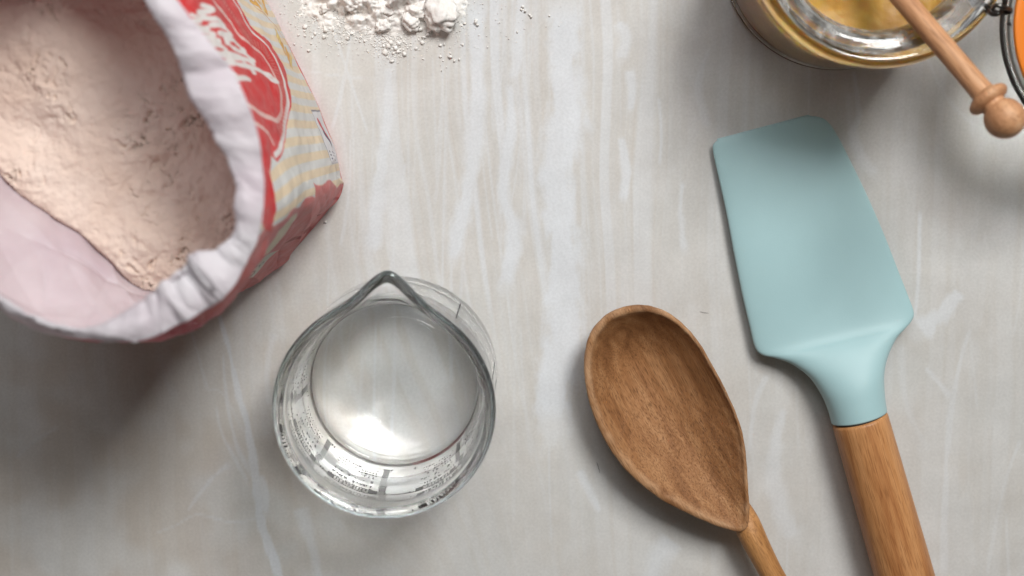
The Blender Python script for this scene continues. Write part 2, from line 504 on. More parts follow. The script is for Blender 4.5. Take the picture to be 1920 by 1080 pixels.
# surface arc coordinates: a = cm along the front from the near corner, negative round the gusset side
i_c1 = sum(NB[:3]); 
acoord = np.zeros(NC)
perim = np.r_[0, np.cumsum(np.linalg.norm(np.diff(oB2, axis=0), axis=1))]
acoord = perim - perim[i_c1]
A = np.repeat(acoord[None, :], NR, 0)
dz = np.linalg.norm(np.diff(bagS, axis=0), axis=2).mean(1)
Hh = np.repeat(np.r_[0, np.cumsum(dz)][:, None], NC, 1)        # cm up the paper
def grid_normals(G):
    du = np.roll(G, -1, 1) - np.roll(G, 1, 1)
    dv = np.gradient(G, axis=0)
    n = np.cross(du, dv)
    return n / (np.linalg.norm(n, axis=2, keepdims=True) + 1e-9)
nrm = grid_normals(bagS)
Zg = bagS[..., 2]
up = sstep(0.0, 15.0, Hh)
disp = (0.10 + 0.12 * up) * fbm(A * 0.33, Hh * 0.22, 3, 81) + 0.035 * fbm(A * 1.0 + 0.3 * Hh, Hh * 0.8, 3, 83)
crease_rng = np.random.default_rng(21)
for k in range(95):
    a0 = crease_rng.uniform(-14, 11); h0 = crease_rng.uniform(0.5, 17.5)
    if a0 > 0.3 and h0 < 8 and crease_rng.random() < 0.55: continue
    ang = crease_rng.uniform(0, math.pi); ln = crease_rng.uniform(0.8, 3.2); amp = crease_rng.normal(0, 0.05) * (0.6 + 0.6 * (h0 > 8))
    dx, dy = math.cos(ang), math.sin(ang)
    s = (A - a0) * dx + (Hh - h0) * dy; d = -(A - a0) * dy + (Hh - h0) * dx
    w = crease_rng.uniform(0.10, 0.35)
    disp += amp * np.exp(-np.abs(d) / w) * np.exp(-(s / ln) ** 2)
for k in range(46):      # creased far wall
    a0 = crease_rng.uniform(-17, -5.5); h0 = crease_rng.uniform(9.5, 16.5); ang = crease_rng.uniform(0, math.pi)
    ln = crease_rng.uniform(0.6, 2.2); amp = crease_rng.normal(0, 0.05); w = crease_rng.uniform(0.06, 0.3)
    dx, dy = math.cos(ang), math.sin(ang)
    s = (A - a0) * dx + (Hh - h0) * dy; d = -(A - a0) * dy + (Hh - h0) * dx
    disp += amp * np.exp(-np.abs(d) / w) * np.exp(-(s / ln) ** 2)
# folded gusset pleats on the shaded side and the dented corner near the base
for a0, h0, ang, ln, w, amp in [(-1.6, 2.2, 1.15, 2.2, .22, -.13), (-2.6, 2.6, 1.0, 2.6, .2, .14), (-3.4, 3.0, 1.1, 2.6, .16, -.14), (-0.5, 1.0, 2.3, .8, .18, .12),
                               (0.55, 1.1, 1.2, .9, .14, -.09), (1.1, 1.9, 1.75, 1.4, .10, .05), (-4.6, 3.4, 1.3, 2.4, .2, .12), (0.15, 0.9, 1.4, .7, .12, .1)]:
    dx, dy = math.cos(ang), math.sin(ang)
    s = (A - a0) * dx + (Hh - h0) * dy; d = -(A - a0) * dy + (Hh - h0) * dx
    disp += amp * np.exp(-np.abs(d) / w) * np.exp(-(s / ln) ** 2)
disp *= sstep(0.0, 0.8, Hh)
# crumpled lip
lipm = sstep(13.5, 16.2, Hh)
gus = np.exp(-((A + 3.6) / 2.6) ** 2) + 0.25 * np.exp(-((A + 9) / 3) ** 2)
rid = 1 - 2 * np.abs(fbm(A * 0.42 + 0.45 * Hh, Hh * 0.30, 2, 91))
disp += lipm * (0.03 + 0.06 * gus) * (rid - 0.35)
for k in range(150):
    a0 = crease_rng.uniform(-19, 9); h0 = crease_rng.uniform(14.0, 17.6)
    if k < 45: a0 = crease_rng.normal(-3.4, 1.6)
    ang = math.pi / 2 + crease_rng.normal(0, 0.55); ln = crease_rng.uniform(0.4, 1.5); amp = crease_rng.normal(0, 0.055 if k < 45 else 0.04)
    dx, dy = math.cos(ang), math.sin(ang)
    s = (A - a0) * dx + (Hh - h0) * dy; d = -(A - a0) * dy + (Hh - h0) * dx
    d = d + 0.05 * np.sin(s * 5 + k)
    w = crease_rng.uniform(0.05, 0.20)
    if a0 > -0.8: amp *= 0.35
    side = 1.0 if crease_rng.random() < 0.5 else 0.45      # one flank of the crease falls off faster
    dd = np.where(d > 0, d, d / side)
    disp += amp * np.exp(-np.abs(dd) / w) * np.exp(-(s / ln) ** 2)
disp += lipm * 0.05 * fbm(A * 1.3, Hh * 1.0, 3, 95)
bagS = bagS + nrm * disp[..., None]
# a pinched notch in the lip above the front panel
notch = np.exp(-((A - 4.6) / 0.38) ** 2) * sstep(14.5, 15.9, Hh)
bagS[..., 2] -= 0.35 * notch
bagS[..., 2] += lipm * (0.16 * fbm(A * 0.45, Hh * 0.2, 2, 97) + gus * 0.12 * fbm(A * 0.9, Hh * 0.5, 2, 99))
# unseen far side of the mouth, lowered in shape to let light onto the flour
rim_py = proj(bagS[-1])[1]
low = sstep(-30, -170, rim_py)[None, :] * sstep(9.8, 16, bagS[..., 2])
bagS[..., 2] -= 1.0 * low
bagS[..., 2] = np.maximum(bagS[..., 2], 0.0)
nrm = grid_normals(bagS)
# --- print
pxx, pyy = proj(bagS)
front = (np.arange(NC) >= i_c1 - 10)
def uv(px, py, hmax=12.0, side=False):
    d = np.hypot(pxx - px, pyy - py) + 1e3 * (Hh > hmax)
    if not side: d = d + 1e3 * (~front)[None, :]
    d = d - 0.15 * Zg
    k = np.unravel_index(np.argmin(d), d.shape)
    return (A[k], Hh[k])
def uvs(L_, **k): return [uv(*p, **k) for p in L_]
cream = s2l(243, 225, 194); pale = s2l(230, 232, 230); red = s2l(222, 40, 46); dred = s2l(170, 22, 30); pink = s2l(214, 118, 116); whitep = s2l(244, 240, 238); gold = s2l(236, 184, 84); goldd = s2l(206, 140, 60); ygold = s2l(248, 226, 130); navy = s2l(40, 40, 90)
paint = np.zeros((NR, NC, 3))
def lay(mask, colr):
    global paint
    paint = paint + (colr - paint) * np.clip(mask, 0, 1)[..., None]
AA = 0.035
def fill_band(d, w): return 1 - sstep(w - AA * 0.6, w + AA, d)
lay(np.ones((NR, NC)), pale)
stripe = 0.5 + 0.5 * np.sin(2 * math.pi * (A / 0.60))
lay(sstep(0.42, 0.58, stripe), cream)
# shaded gusset side and everything behind it: pinkish red print
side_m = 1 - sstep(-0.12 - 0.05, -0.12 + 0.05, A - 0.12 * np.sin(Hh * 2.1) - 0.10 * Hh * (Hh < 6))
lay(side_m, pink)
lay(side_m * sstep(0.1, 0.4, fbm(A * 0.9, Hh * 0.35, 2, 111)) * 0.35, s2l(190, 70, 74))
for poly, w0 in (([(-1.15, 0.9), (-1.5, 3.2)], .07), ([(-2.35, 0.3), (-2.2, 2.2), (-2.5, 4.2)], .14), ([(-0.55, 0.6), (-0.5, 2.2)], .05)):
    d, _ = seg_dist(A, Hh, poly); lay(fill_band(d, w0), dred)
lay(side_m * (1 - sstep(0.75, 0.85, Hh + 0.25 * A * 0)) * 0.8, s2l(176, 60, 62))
# base fold in red
lay((1 - sstep(0.42, 0.48, Hh)) * sstep(-0.3, -0.1, A), red)
# beige patch + deep red by the lip, at the head of the gusset
d = np.hypot((A + 1.5) / 1.0, (Hh - 8.6) / 1.7); lay(1 - sstep(0.9, 1.1, d), s2l(232, 218, 196))
d = np.hypot((A + 3.2) / 0.8, (Hh - 9.0) / 1.6); lay(1 - sstep(0.85, 1.1, d), s2l(165, 24, 40))
# far side of the bag, seen only under the lip
lay(1 - sstep(-7.6, -7.0, A), s2l(205, 84, 100))
lay((1 - sstep(-4.6, -4.4, A)) * sstep(10.0, 10.4, Hh), s2l(205, 84, 100))
# red front panel
P_out = [(443, 0), (461, 31), (480, 58), (507, 81), (523, 107), (538, 144), (545, 174), (543, 211), (533, 275), (520, 304)]
uo = catmull(uvs(P_out), 60)
lowr = [uv(508, 290), uv(505, 325), uv(512, 372), uv(518, 396), uv(506, 408), uv(494, 424)]
top_h = 16.2
panel_poly = [(11.2, uo[0][1] + 0.2), ] + [tuple(p) for p in uo] + lowr + [(uv(494, 424)[0] - 0.2, 11.5), (1.0, top_h), (11.2, top_h)]
panel_poly = panel_poly if True else panel_poly
ins = in_poly(A, Hh, panel_poly).astype(float)
lay(ins, red)
uo_l = [tuple(p) for p in catmull(uvs([(437, 0), (455, 31), (473, 60), (501, 86), (517, 111), (531, 146), (538, 176), (537, 211), (527, 270), (516, 292)]), 60)]
d, _ = seg_dist(A, Hh, uo_l); lay(fill_band(d, 0.085), whitep)
ui_l = [tuple(p) for p in catmull(uvs([(400, 0), (408, 12), (431, 40), (452, 70), (483, 95), (501, 116), (516, 144), (527, 177), (528, 208), (520, 226), (503, 220), (480, 206), (466, 197)]), 80)]
d, t = seg_dist(A, Hh, ui_l); lay(fill_band(d, 0.075), s2l(246, 206, 200))
# rope band between the two lines
mid = [tuple(p) for p in catmull(uvs([(418, 0), (440, 33), (460, 62), (490, 88), (508, 112), (523, 146), (532, 178), (532, 212), (524, 250)]), 60)]
d, t = seg_dist(A, Hh, mid); lay((1 - sstep(0.13, 0.2, d)) * (0.5 + 0.5 * np.sign(np.sin(t * 2 * math.pi * 46))) * 0.6, s2l(240, 150, 140))
lay((1 - sstep(0.2, 0.32, d)) * 0.25, s2l(150, 20, 30))
low1 = [tuple(p) for p in catmull(uvs([(474, 228), (490, 238), (503, 250), (513, 270)]), 24)]
d, _ = seg_dist(A, Hh, low1); lay(fill_band(d, 0.07), s2l(246, 206, 200))
# script lettering drawn as pen strokes
GL = {
 'P': (1.35, [[(.35, .0), (.42, .7), (.5, 1.5), (.58, 2.0)], [(.1, 1.55), (.2, 2.0), (.65, 2.15), (1.15, 2.0), (1.25, 1.55), (1.0, 1.1), (.55, 1.0)]]),
 'l': (.55, [[(-.05, .35), (.25, 1.0), (.42, 1.8), (.32, 2.1), (.18, 1.8), (.15, .5), (.25, .02), (.5, .15), (.62, .35)]]),
 'a': (.95, [[(.72, .85), (.45, 1.02), (.15, .75), (.08, .3), (.3, .0), (.58, .3), (.75, .95)], [(.75, .95), (.7, .35), (.82, .02), (1.02, .3)]]),
 'i': (.5, [[(.0, .35), (.2, .95), (.18, .3), (.3, .0), (.55, .32)], [(.28, 1.45), (.32, 1.5)]]),
 'n': (1.0, [[(.0, .4), (.18, .98), (.18, .02)], [(.2, .5), (.45, .98), (.68, .9), (.66, .25), (.8, .0), (1.05, .35)]]),
 'f': (.75, [[(.95, 1.75), (.8, 2.12), (.58, 1.9), (.42, 1.0), (.30, -.15), (.16, -.45), (-.1, -.42), (-.08, -.2), (.2, .0)], [(.05, .98), (.45, 1.0), (.8, 1.08)]]),
 'o': (.85, [[(.5, 1.0), (.15, .8), (.08, .3), (.35, .0), (.68, .25), (.72, .75), (.5, 1.0), (.75, .85), (.98, .9)]]),
 'u': (1.0, [[(.0, .45), (.18, .98), (.16, .3), (.35, .0), (.6, .3), (.72, .98)], [(.72, .98), (.68, .25), (.82, .0), (1.05, .35)]]),
 'r': (.75, [[(.0, .45), (.2, 1.05), (.25, .9), (.5, .95), (.48, .3), (.6, .0), (.85, .35)]]),
}
KH = 0.27                       # pen is broad up the paper, narrow across
def script(word, a0, h0, size_a, size_h, slant, rise=0.0, pen=0.16, colr=whitep):
    x = 0.0
    acc = np.zeros((NR, NC))
    for ch in word:
        adv, strokes_ = GL[ch]
        for s in strokes_:
            q = catmull(s, 9 * len(s)) if len(s) > 2 else np.array(s, float)
            for i in range(len(q) - 1):
                p0, p1 = q[i], q[i + 1]
                pts = []
                for p in (p0, p1):
                    xx = x + p[0] + slant * p[1]
                    pts.append((a0 + size_a * xx, h0 + size_h * p[1] + rise * xx))
                an = math.atan2(p1[1] - p0[1], p1[0] - p0[0])
                w = pen * (0.30 + 0.70 * abs(math.sin(an - 0.35)))
                lo_a, hi_a = min(pts[0][0], pts[1][0]) - 0.5, max(pts[0][0], pts[1][0]) + 0.5
                cidx = np.where((acoord > lo_a) & (acoord < hi_a))[0]
                if len(cidx) == 0: continue
                sl = (slice(0, 330), slice(cidx[0], cidx[-1] + 1))
                dd, _ = seg_dist(A[sl], Hh[sl] * KH, [(p[0], p[1] * KH) for p in pts])
                acc[sl] = np.maximum(acc[sl], fill_band(dd, w))
        x += adv
    lay(acc, colr)
fa, fh = uv(503, 146); ra, rh = uv(398, 16)
sa = (ra - fa) / 3.75
script('flour', fa, fh, sa, 1.35, 0.15, rise=(rh - fh) / 3.75, pen=0.082)
pa, ph = uv(476, 158); na, nh = uv(372, 34)
sp_ = (na - pa) / 4.2
script('Plain', pa, ph, sp_, 1.45, 0.15, rise=(nh - ph) / 4.2, pen=0.086)
# wheat ears along the foot of the front
ear_rng = np.random.default_rng(5)
w0 = uvs([(556, 118), (545, 95), (530, 70), (521, 55), (511, 42), (498, 28), (485, 18), (472, 6)], hmax=3.5)
wl = catmull(w0, 30)
d, t = seg_dist(A, Hh, [tuple(p) for p in wl]); lay(fill_band(d, 0.02) * 0.8, goldd)
for (px, py, dx_, dy_) in [(540, 100, 4, 22), (536, 92, 5, 20), (545, 106, 2, 20), (530, 84, 5, 16), (526, 76, 4, 14), (522, 66, 3, 14), (518, 58, 3, 12), (496, 20, -6, -14), (488, 14, -8, -10),
                           (494, 8, -2, -10), (500, 24, -4, -12), (480, 8, -10, -6), (486, 4, -6, -6)]:
    q0 = uv(px, py, hmax=4); q1 = uv(px + dx_, py + dy_, hmax=4)
    d, t = seg_dist(A, Hh, [q0, q1]); lay(fill_band(d, 0.09), gold if (px + py) % 3 else ygold)
    lay(fill_band(np.abs(d - 0.085), 0.015) * 0.7, goldd)
# small emblem block at the foot near the corner
q = [uv(*p, hmax=3) for p in ((594, 208), (622, 309), (630, 306), (606, 214))]
a_lo, a_hi = sorted((q[0][0], q[1][0])); h_lo, h_hi = 0.5, max(p[1] for p in q)
h_hi = max(h_hi, 1.15)
box = sstep(a_lo, a_lo + .05, A) * (1 - sstep(a_hi, a_hi + .05, A)) * sstep(h_lo, h_lo + .04, Hh) * (1 - sstep(h_hi, h_hi + .04, Hh))
lay(box, s2l(236, 236, 240))
lay(box * (1 - sstep(0, .07, np.minimum(np.minimum(A - a_lo, a_hi - A), h_hi - Hh))) * 0.9, navy)
aw = a_hi - a_lo; hw = h_hi - h_lo
d, t = seg_dist(A, Hh, [(a_lo + .42 * aw, h_lo + .35 * hw), (a_lo + .80 * aw, h_lo + .72 * hw)]); lay(fill_band(d, 0.13) * box, s2l(208, 36, 50))
d, t = seg_dist(A, Hh, [(a_lo + .34 * aw, h_lo + .4 * hw), (a_lo + .58 * aw, h_lo + .6 * hw)]); lay(fill_band(d, 0.11) * box, navy)
for k in range(9):
    ax_ = a_lo + (.06 + .022 * k) * aw
    d = np.hypot((A - ax_) / 0.035, (Hh - (h_lo + (.3 + .25 * ((k * 7) % 3)) * hw)) / 0.10); lay((1 - sstep(.8, 1.2, d)) * box, navy)
# best-before label on the gusset: printed digits
lab = [uv(*p, hmax=9, side=True) for p in ((492, 476), (512, 478), (492, 512), (475, 522), (470, 500))]
la = np.array(lab); lc = la.mean(0)
box = in_poly(A, Hh, [(lc[0] - .95, lc[1] - .65), (lc[0] + .72, lc[1] - .65), (lc[0] + .72, lc[1] + .75), (lc[0] - .95, lc[1] + .75)]).astype(float)
lay(box, s2l(226, 224, 214))
DG = {'2': [[(0, .8), (.25, 1), (.5, .75), (0, 0), (.55, 0)]], '0': [[(.25, 1), (0, .6), (.05, .2), (.3, 0), (.55, .4), (.5, .8), (.25, 1)]], '.': [[(.2, 0), (.25, .03)]],
      'S': [[(.5, .85), (.25, 1), (.02, .75), (.48, .3), (.25, 0), (0, .15)]], 'A': [[(0, 0), (.28, 1), (.55, 0)], [(.1, .38), (.45, .38)]], '8': [[(.25, .52), (.02, .76), (.25, 1), (.48, .76), (.25, .52), (0, .24), (.25, 0), (.52, .24), (.25, .52)]]}
def digits(word, a0, h0, s):
    x = 0
    for ch in word:
        for st_ in DG[ch]:
            d, t = seg_dist(A, Hh, [(a0 + s * (x + p[0]), h0 + s * p[1]) for p in st_])
            lay(fill_band(d, 0.022), s2l(60, 55, 55))
        x += .72 if ch != '.' else .45
digits('20.0', lc[0] - .85, lc[1] - .30, .42)
digits('SA8', lc[0] - .65, lc[1] + .28, .36)
lay(sstep(14.4, 14.9, Hh), s2l(232, 222, 228))
lay(np.clip(0.12 * fbm(A * 3, Hh * 3, 2, 121), 0, 1), s2l(235, 232, 228))

m, nt, b = mat_new('printed_paper')
L = nt.links.new
a = node(nt, 'ShaderNodeAttribute', attribute_name='print')
L(a.outputs['Color'], b.inputs['Base Color'])
tc = node(nt, 'ShaderNodeTexCoord')
n1 = node(nt, 'ShaderNodeTexNoise'); n1.inputs['Scale'].default_value = 260; n1.inputs['Detail'].default_value = 4
L(tc.outputs['Object'], n1.inputs[0])
bp = node(nt, 'ShaderNodeBump'); bp.inputs['Strength'].default_value = 0.12; bp.inputs['Distance'].default_value = 0.0006
L(n1.outputs[0], bp.inputs['Height']); L(bp.outputs[0], b.inputs['Normal'])
b.inputs['Roughness'].default_value = 0.42
def translucent(m, nt, b, colsock, fac):
    tr = nt.nodes.new('ShaderNodeBsdfTranslucent'); nt.links.new(colsock, tr.inputs['Color'])
    mx = nt.nodes.new('ShaderNodeMixShader'); mx.inputs[0].default_value = fac
    out = next(n for n in nt.nodes if n.type == 'OUTPUT_MATERIAL')
    nt.links.new(b.outputs[0], mx.inputs[1]); nt.links.new(tr.outputs[0], mx.inputs[2]); nt.links.new(mx.outputs[0], out.inputs[0])
translucent(m, nt, b, a.outputs['Color'], 0.26)
printed = m
m, nt, b = mat_new('paper_lining')
L = nt.links.new
tc = node(nt, 'ShaderNodeTexCoord')
n1 = node(nt, 'ShaderNodeTexNoise'); n1.inputs['Scale'].default_value = 45; n1.inputs['Detail'].default_value = 5
L(tc.outputs['Object'], n1.inputs[0])
r1 = ramp(nt, [(0.3, (0.76, 0.70, 0.75)), (0.65, (0.86, 0.85, 0.88))]); L(n1.outputs[0], r1.inputs[0])
L(r1.outputs[0], b.inputs['Base Color'])
n2 = node(nt, 'ShaderNodeTexNoise'); n2.inputs['Scale'].default_value = 110; n2.inputs['Detail'].default_value = 5; n2.inputs['Distortion'].default_value = 0.6
L(tc.outputs['Object'], n2.inputs[0])
bp = node(nt, 'ShaderNodeBump'); bp.inputs['Strength'].default_value = 0.2; bp.inputs['Distance'].default_value = 0.0015
L(n2.outputs[0], bp.inputs['Height']); L(bp.outputs[0], b.inputs['Normal'])
b.inputs['Roughness'].default_value = 0.5
b.inputs['Subsurface Weight'].default_value = 0.0
translucent(m, nt, b, r1.outputs[0], 0.42)
lining = m

bag_base = (float(oB[:, 0].mean()), float(oB[:, 1].mean()), 0.0)
bag = thing('flour_bag', 'open crumpled paper flour bag with red and cream stripe print, mouth turned out', 'bag', bag_base)
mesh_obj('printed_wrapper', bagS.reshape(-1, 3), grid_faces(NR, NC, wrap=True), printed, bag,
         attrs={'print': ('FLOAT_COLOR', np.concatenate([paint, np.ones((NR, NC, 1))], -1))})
r0 = int(np.argmax(Hh[:, 0] > 6.5))
rsel = np.r_[np.arange(r0, 250, 4), np.arange(250, NR)]
rsel = rsel[rsel < NR]
inner = bagS[rsel] - nrm[rsel] * (0.035 + 0.035 * sstep(13.0, 14.5, Hh[rsel]))[..., None]
inner[-1] = bagS[-1]
csel = np.arange(0, NC, 1)
inn = inner[:, csel]
mesh_obj('paper_lining', inn.reshape(-1, 3), grid_faces(len(rsel), len(csel), wrap=True, flip=True), lining, bag)
# flat bottom
bp_ = bagS[0][::6]
mesh_obj('bag_bottom', np.c_[bp_[:, :2], np.full(len(bp_), 0.02)], [list(range(len(bp_)))], printed, bag, smooth=False,
         attrs={'print': ('FLOAT_COLOR', np.tile(np.r_[red, 1], (len(bp_), 1)))})

# ------------------------------------------------------------------ flour in the bag
FZ = 9.3
ir = int(np.argmin(np.abs(bagS[:, 0, 2] - FZ)))
ring = (bagS[ir] - nrm[ir] * 0.06)[:, :2]
lo, hi = ring.min(0), ring.max(0)
st_f = 0.042
fx_ = np.arange(max(lo[0], -24), hi[0], st_f); fy_ = np.arange(lo[1], min(hi[1], 8.5), st_f)
FX, FY = np.meshgrid(fx_, fy_)
rp = ring[::4]
ins = in_poly(FX, FY, [tuple(p) for p in rp])
rd, _ = seg_dist(FX, FY, [tuple(p) for p in ring[::10]] + [tuple(ring[0])])
wx = FX + 0.25 * fbm(FX * 0.9, FY * 0.9, 3, 201); wy = FY + 0.25 * fbm(FX * 0.9, FY * 0.9, 3, 203)
hgt = 0.30 * fbm(FX * 0.22, FY * 0.22, 2, 205)
cl = sstep(-0.15, 0.35, fbm(FX * 0.30, FY * 0.30, 3, 207))                      # where it is clumped
d1, d2 = worley(wx * 0.95, wy * 0.95, 211)
hgt += cl * 0.26 * (0.55 - d1) 
d1b, d2b = worley(wx * 2.4, wy * 2.4, 213)
hgt += (0.3 + 0.7 * cl) * 0.10 * (0.5 - d1b)
d1c, d2c = worley(wx * 6.0, wy * 6.0, 215)
hgt += (0.3 + 0.7 * cl) * 0.034 * (0.5 - d1c)
rg = np.abs(fbm(wx * 1.1, wy * 1.1, 4, 217))
hgt -= cl * 0.28 * (1 - sstep(0.0, 0.04, rg)) * sstep(-0.05, 0.4, fbm(FX * 0.7, FY * 0.7, 2, 219))
pits = sstep(0.52, 0.8, fbm(wx * 2.2, wy * 1.7, 3, 221)); hgt -= 0.14 * pits * (0.25 + 0.75 * cl)
pits2 = sstep(0.45, 0.7, fbm(wx * 5.0, wy * 4.2, 2, 223)); hgt -= 0.045 * pits2 * (0.3 + 0.7 * cl)
hgt += 0.030 * fbm(FX * 3.0, FY * 3.0, 4, 225, 0.6) * (0.5 + cl)
# scooped dip to the upper left, ridge towards the near wall
c0 = at(70, 250, FZ); hgt -= 0.55 * np.exp(-(((FX - c0[0]) / 1.1) ** 2 + ((FY - c0[1]) / 0.8) ** 2))
c0 = at(40, 60, FZ); hgt += 0.35 * np.exp(-(((FX - c0[0]) / 2.6) ** 2 + ((FY - c0[1]) / 1.7) ** 2))
c0 = at(290, 470, FZ); hgt += 0.45 * np.exp(-(((FX - c0[0]) / 2.2) ** 2 + ((FY - c0[1]) / 1.6) ** 2))
hgt = hgt * sstep(-0.05, 0.15, rd) + 0.05 * fbm(FX * 2, FY * 2, 3, 227)
idx = -np.ones(FX.shape, int); idx[ins] = np.arange(ins.sum())
q = np.stack([idx[:-1, :-1], idx[:-1, 1:], idx[1:, 1:], idx[1:, :-1]], -1).reshape(-1, 4)
q = q[(q >= 0).all(1)]
Vf = np.stack([FX, FY, FZ + hgt], -1)[ins]
m, nt, b = mat_new('flour')
L = nt.links.new
tc = node(nt, 'ShaderNodeTexCoord')
n1 = node(nt, 'ShaderNodeTexNoise'); n1.inputs['Scale'].default_value = 40; n1.inputs['Detail'].default_value = 6
L(tc.outputs['Object'], n1.inputs[0])
r1 = ramp(nt, [(0.3, (0.74, 0.585, 0.49)), (0.65, (0.82, 0.69, 0.605))]); L(n1.outputs[0], r1.inputs[0])
L(r1.outputs[0], b.inputs['Base Color'])
n2 = node(nt, 'ShaderNodeTexNoise'); n2.inputs['Scale'].default_value = 700; n2.inputs['Detail'].default_value = 5
L(tc.outputs['Object'], n2.inputs[0])
bp = node(nt, 'ShaderNodeBump'); bp.inputs['Strength'].default_value = 0.5; bp.inputs['Distance'].default_value = 0.0006
L(n2.outputs[0], bp.inputs['Height']); L(bp.outputs[0], b.inputs['Normal'])
b.inputs['Roughness'].default_value = 1.0
b.inputs['Specular IOR Level'].default_value = 0.05
flour_bag_mat = m
fb = mesh_obj('flour', Vf, q, flour_bag_mat, base=(bag_base[0], bag_base[1], FZ))
tag(fb, 'lumpy pinkish cream flour filling the open paper bag', 'flour', kind='stuff')

# ================================================================== MEASURING JUG
jb = at(750, 697, 0)
ja = math.atan2(*(lambda p: (p[1] - jb[1], p[0] - jb[0]))(at(727, 507, 7.9)))
JR = 4.08; JH = 7.7
def jug_profile():
    outer = [(0.0, 0.24), (1.6, 0.22), (2.4, 0.17), (3.0, 0.08), (3.3, 0.02), (3.55, 0.0), (3.85, 0.05), (4.02, 0.2), (4.09, 0.5), (4.08, 1.2), (4.04, 3.0), (4.02, 5.0), (4.02, 6.6),
             (4.05, 7.2), (4.10, 7.45), (4.10, 7.6), (4.02, 7.72), (3.9, 7.74), (3.76, 7.66), (3.70, 7.5)]
    inner = [(3.69, 7.2), (3.67, 6.5), (3.62, 5.2), (3.52, 3.9), (3.42, 2.4), (3.30, 1.6), (3.05, 1.15), (2.6, 0.9), (1.8, 0.8), (0.0, 0.76)]
    return outer, inner
po, pi_ = jug_profile()
WZ = 4.0                                       # water level
full = catmull(po + pi_, 230)
full[:, 0] = np.maximum(full[:, 0], 0.0); full[0, 0] = full[-1, 0] = 0.0005
i_top = int(np.argmax(full[:, 1]))
i_w = i_top + int(np.argmax(full[i_top:, 1] < WZ))
rW = float(np.interp(WZ, [full[i_w, 1], full[i_w - 1, 1]], [full[i_w, 0], full[i_w - 1, 0]]))
# the glass wall above the water line; below it the wall of glass against water belongs to the water body
prof = np.concatenate([full[:i_w], [[rW, WZ]]])
wet = np.concatenate([[[rW, WZ]], full[i_w:]])
NT = 256
Vj, Fj, Lj = lathe(prof, NT)
def spout(L_, inner_shift=0.0):
    r = np.hypot(L_[:, 0], L_[:, 1]); th = np.arctan2(L_[:, 1], L_[:, 0])
    dth = np.abs((th - ja + math.pi) % (2 * math.pi) - math.pi)
    g = 1 + 0.268 * np.exp(-(np.sqrt(dth ** 2 + 0.03 ** 2) / 0.235) ** 1.6) / np.exp(-(0.03 / 0.235) ** 1.6)
    f = sstep(5.2, 7.75, L_[:, 2]) ** 1.3
    out = L_.copy()
    k = 1 + f * (g - 1)
    out[:, 0] *= k; out[:, 1] *= k
    out[:, 2] += 0.18 * f * (g - 1) / 0.27
    return out
Vj = spout(Lj) + jb
glass = glass_mat('clear_glass', (0.985, 0.998, 1.0), 1.47)
jug = thing('measuring_jug', 'clear glass measuring jug with pointed spout and black printed scales, holding water', 'jug', jb)
jbody = mesh_obj('glass_body', Vj, Fj, glass, jug)
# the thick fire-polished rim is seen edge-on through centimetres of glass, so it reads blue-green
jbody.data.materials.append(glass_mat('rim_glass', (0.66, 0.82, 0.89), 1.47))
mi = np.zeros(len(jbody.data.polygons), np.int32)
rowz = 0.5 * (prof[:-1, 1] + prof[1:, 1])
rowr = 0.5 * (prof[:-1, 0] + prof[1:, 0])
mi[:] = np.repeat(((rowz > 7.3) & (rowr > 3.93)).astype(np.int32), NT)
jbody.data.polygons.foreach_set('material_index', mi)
# printed scales on the outer wall
ink = simple('scale_print', (0.022, 0.022, 0.026), 0.6)
hatch_ink = simple('scale_hatch_print', (0.20, 0.21, 0.215), 0.6)
def Rz(z):
    k = np.array([p for p in po if 3.9 < p[0] < 4.095 and 0.45 < p[1] < 7.3]); return np.interp(z, k[:, 1], k[:, 0])
def quad(V_, F_, a0, a1, z0, z1, off=-0.004):
    n = max(1, int(abs(a1 - a0) / 0.04))
    for i in range(n + 1):
        aa = a0 + (a1 - a0) * i / n
        for z in (z0, z1):
            r = Rz(z) + off
            V_.append((jb[0] + r * math.cos(aa), jb[1] + r * math.sin(aa), z))
    b0 = len(V_) - 2 * (n + 1)
    for i in range(n):
        F_.append([b0 + 2 * i, b0 + 2 * i + 2, b0 + 2 * i + 3, b0 + 2 * i + 1])
prng = random.Random(3)
panels = [(math.radians(d), math.radians(w)) for d, w in ((-22, 44), (30, 40), (168, 36), (207, 36), (247, 40), (300, 36))]
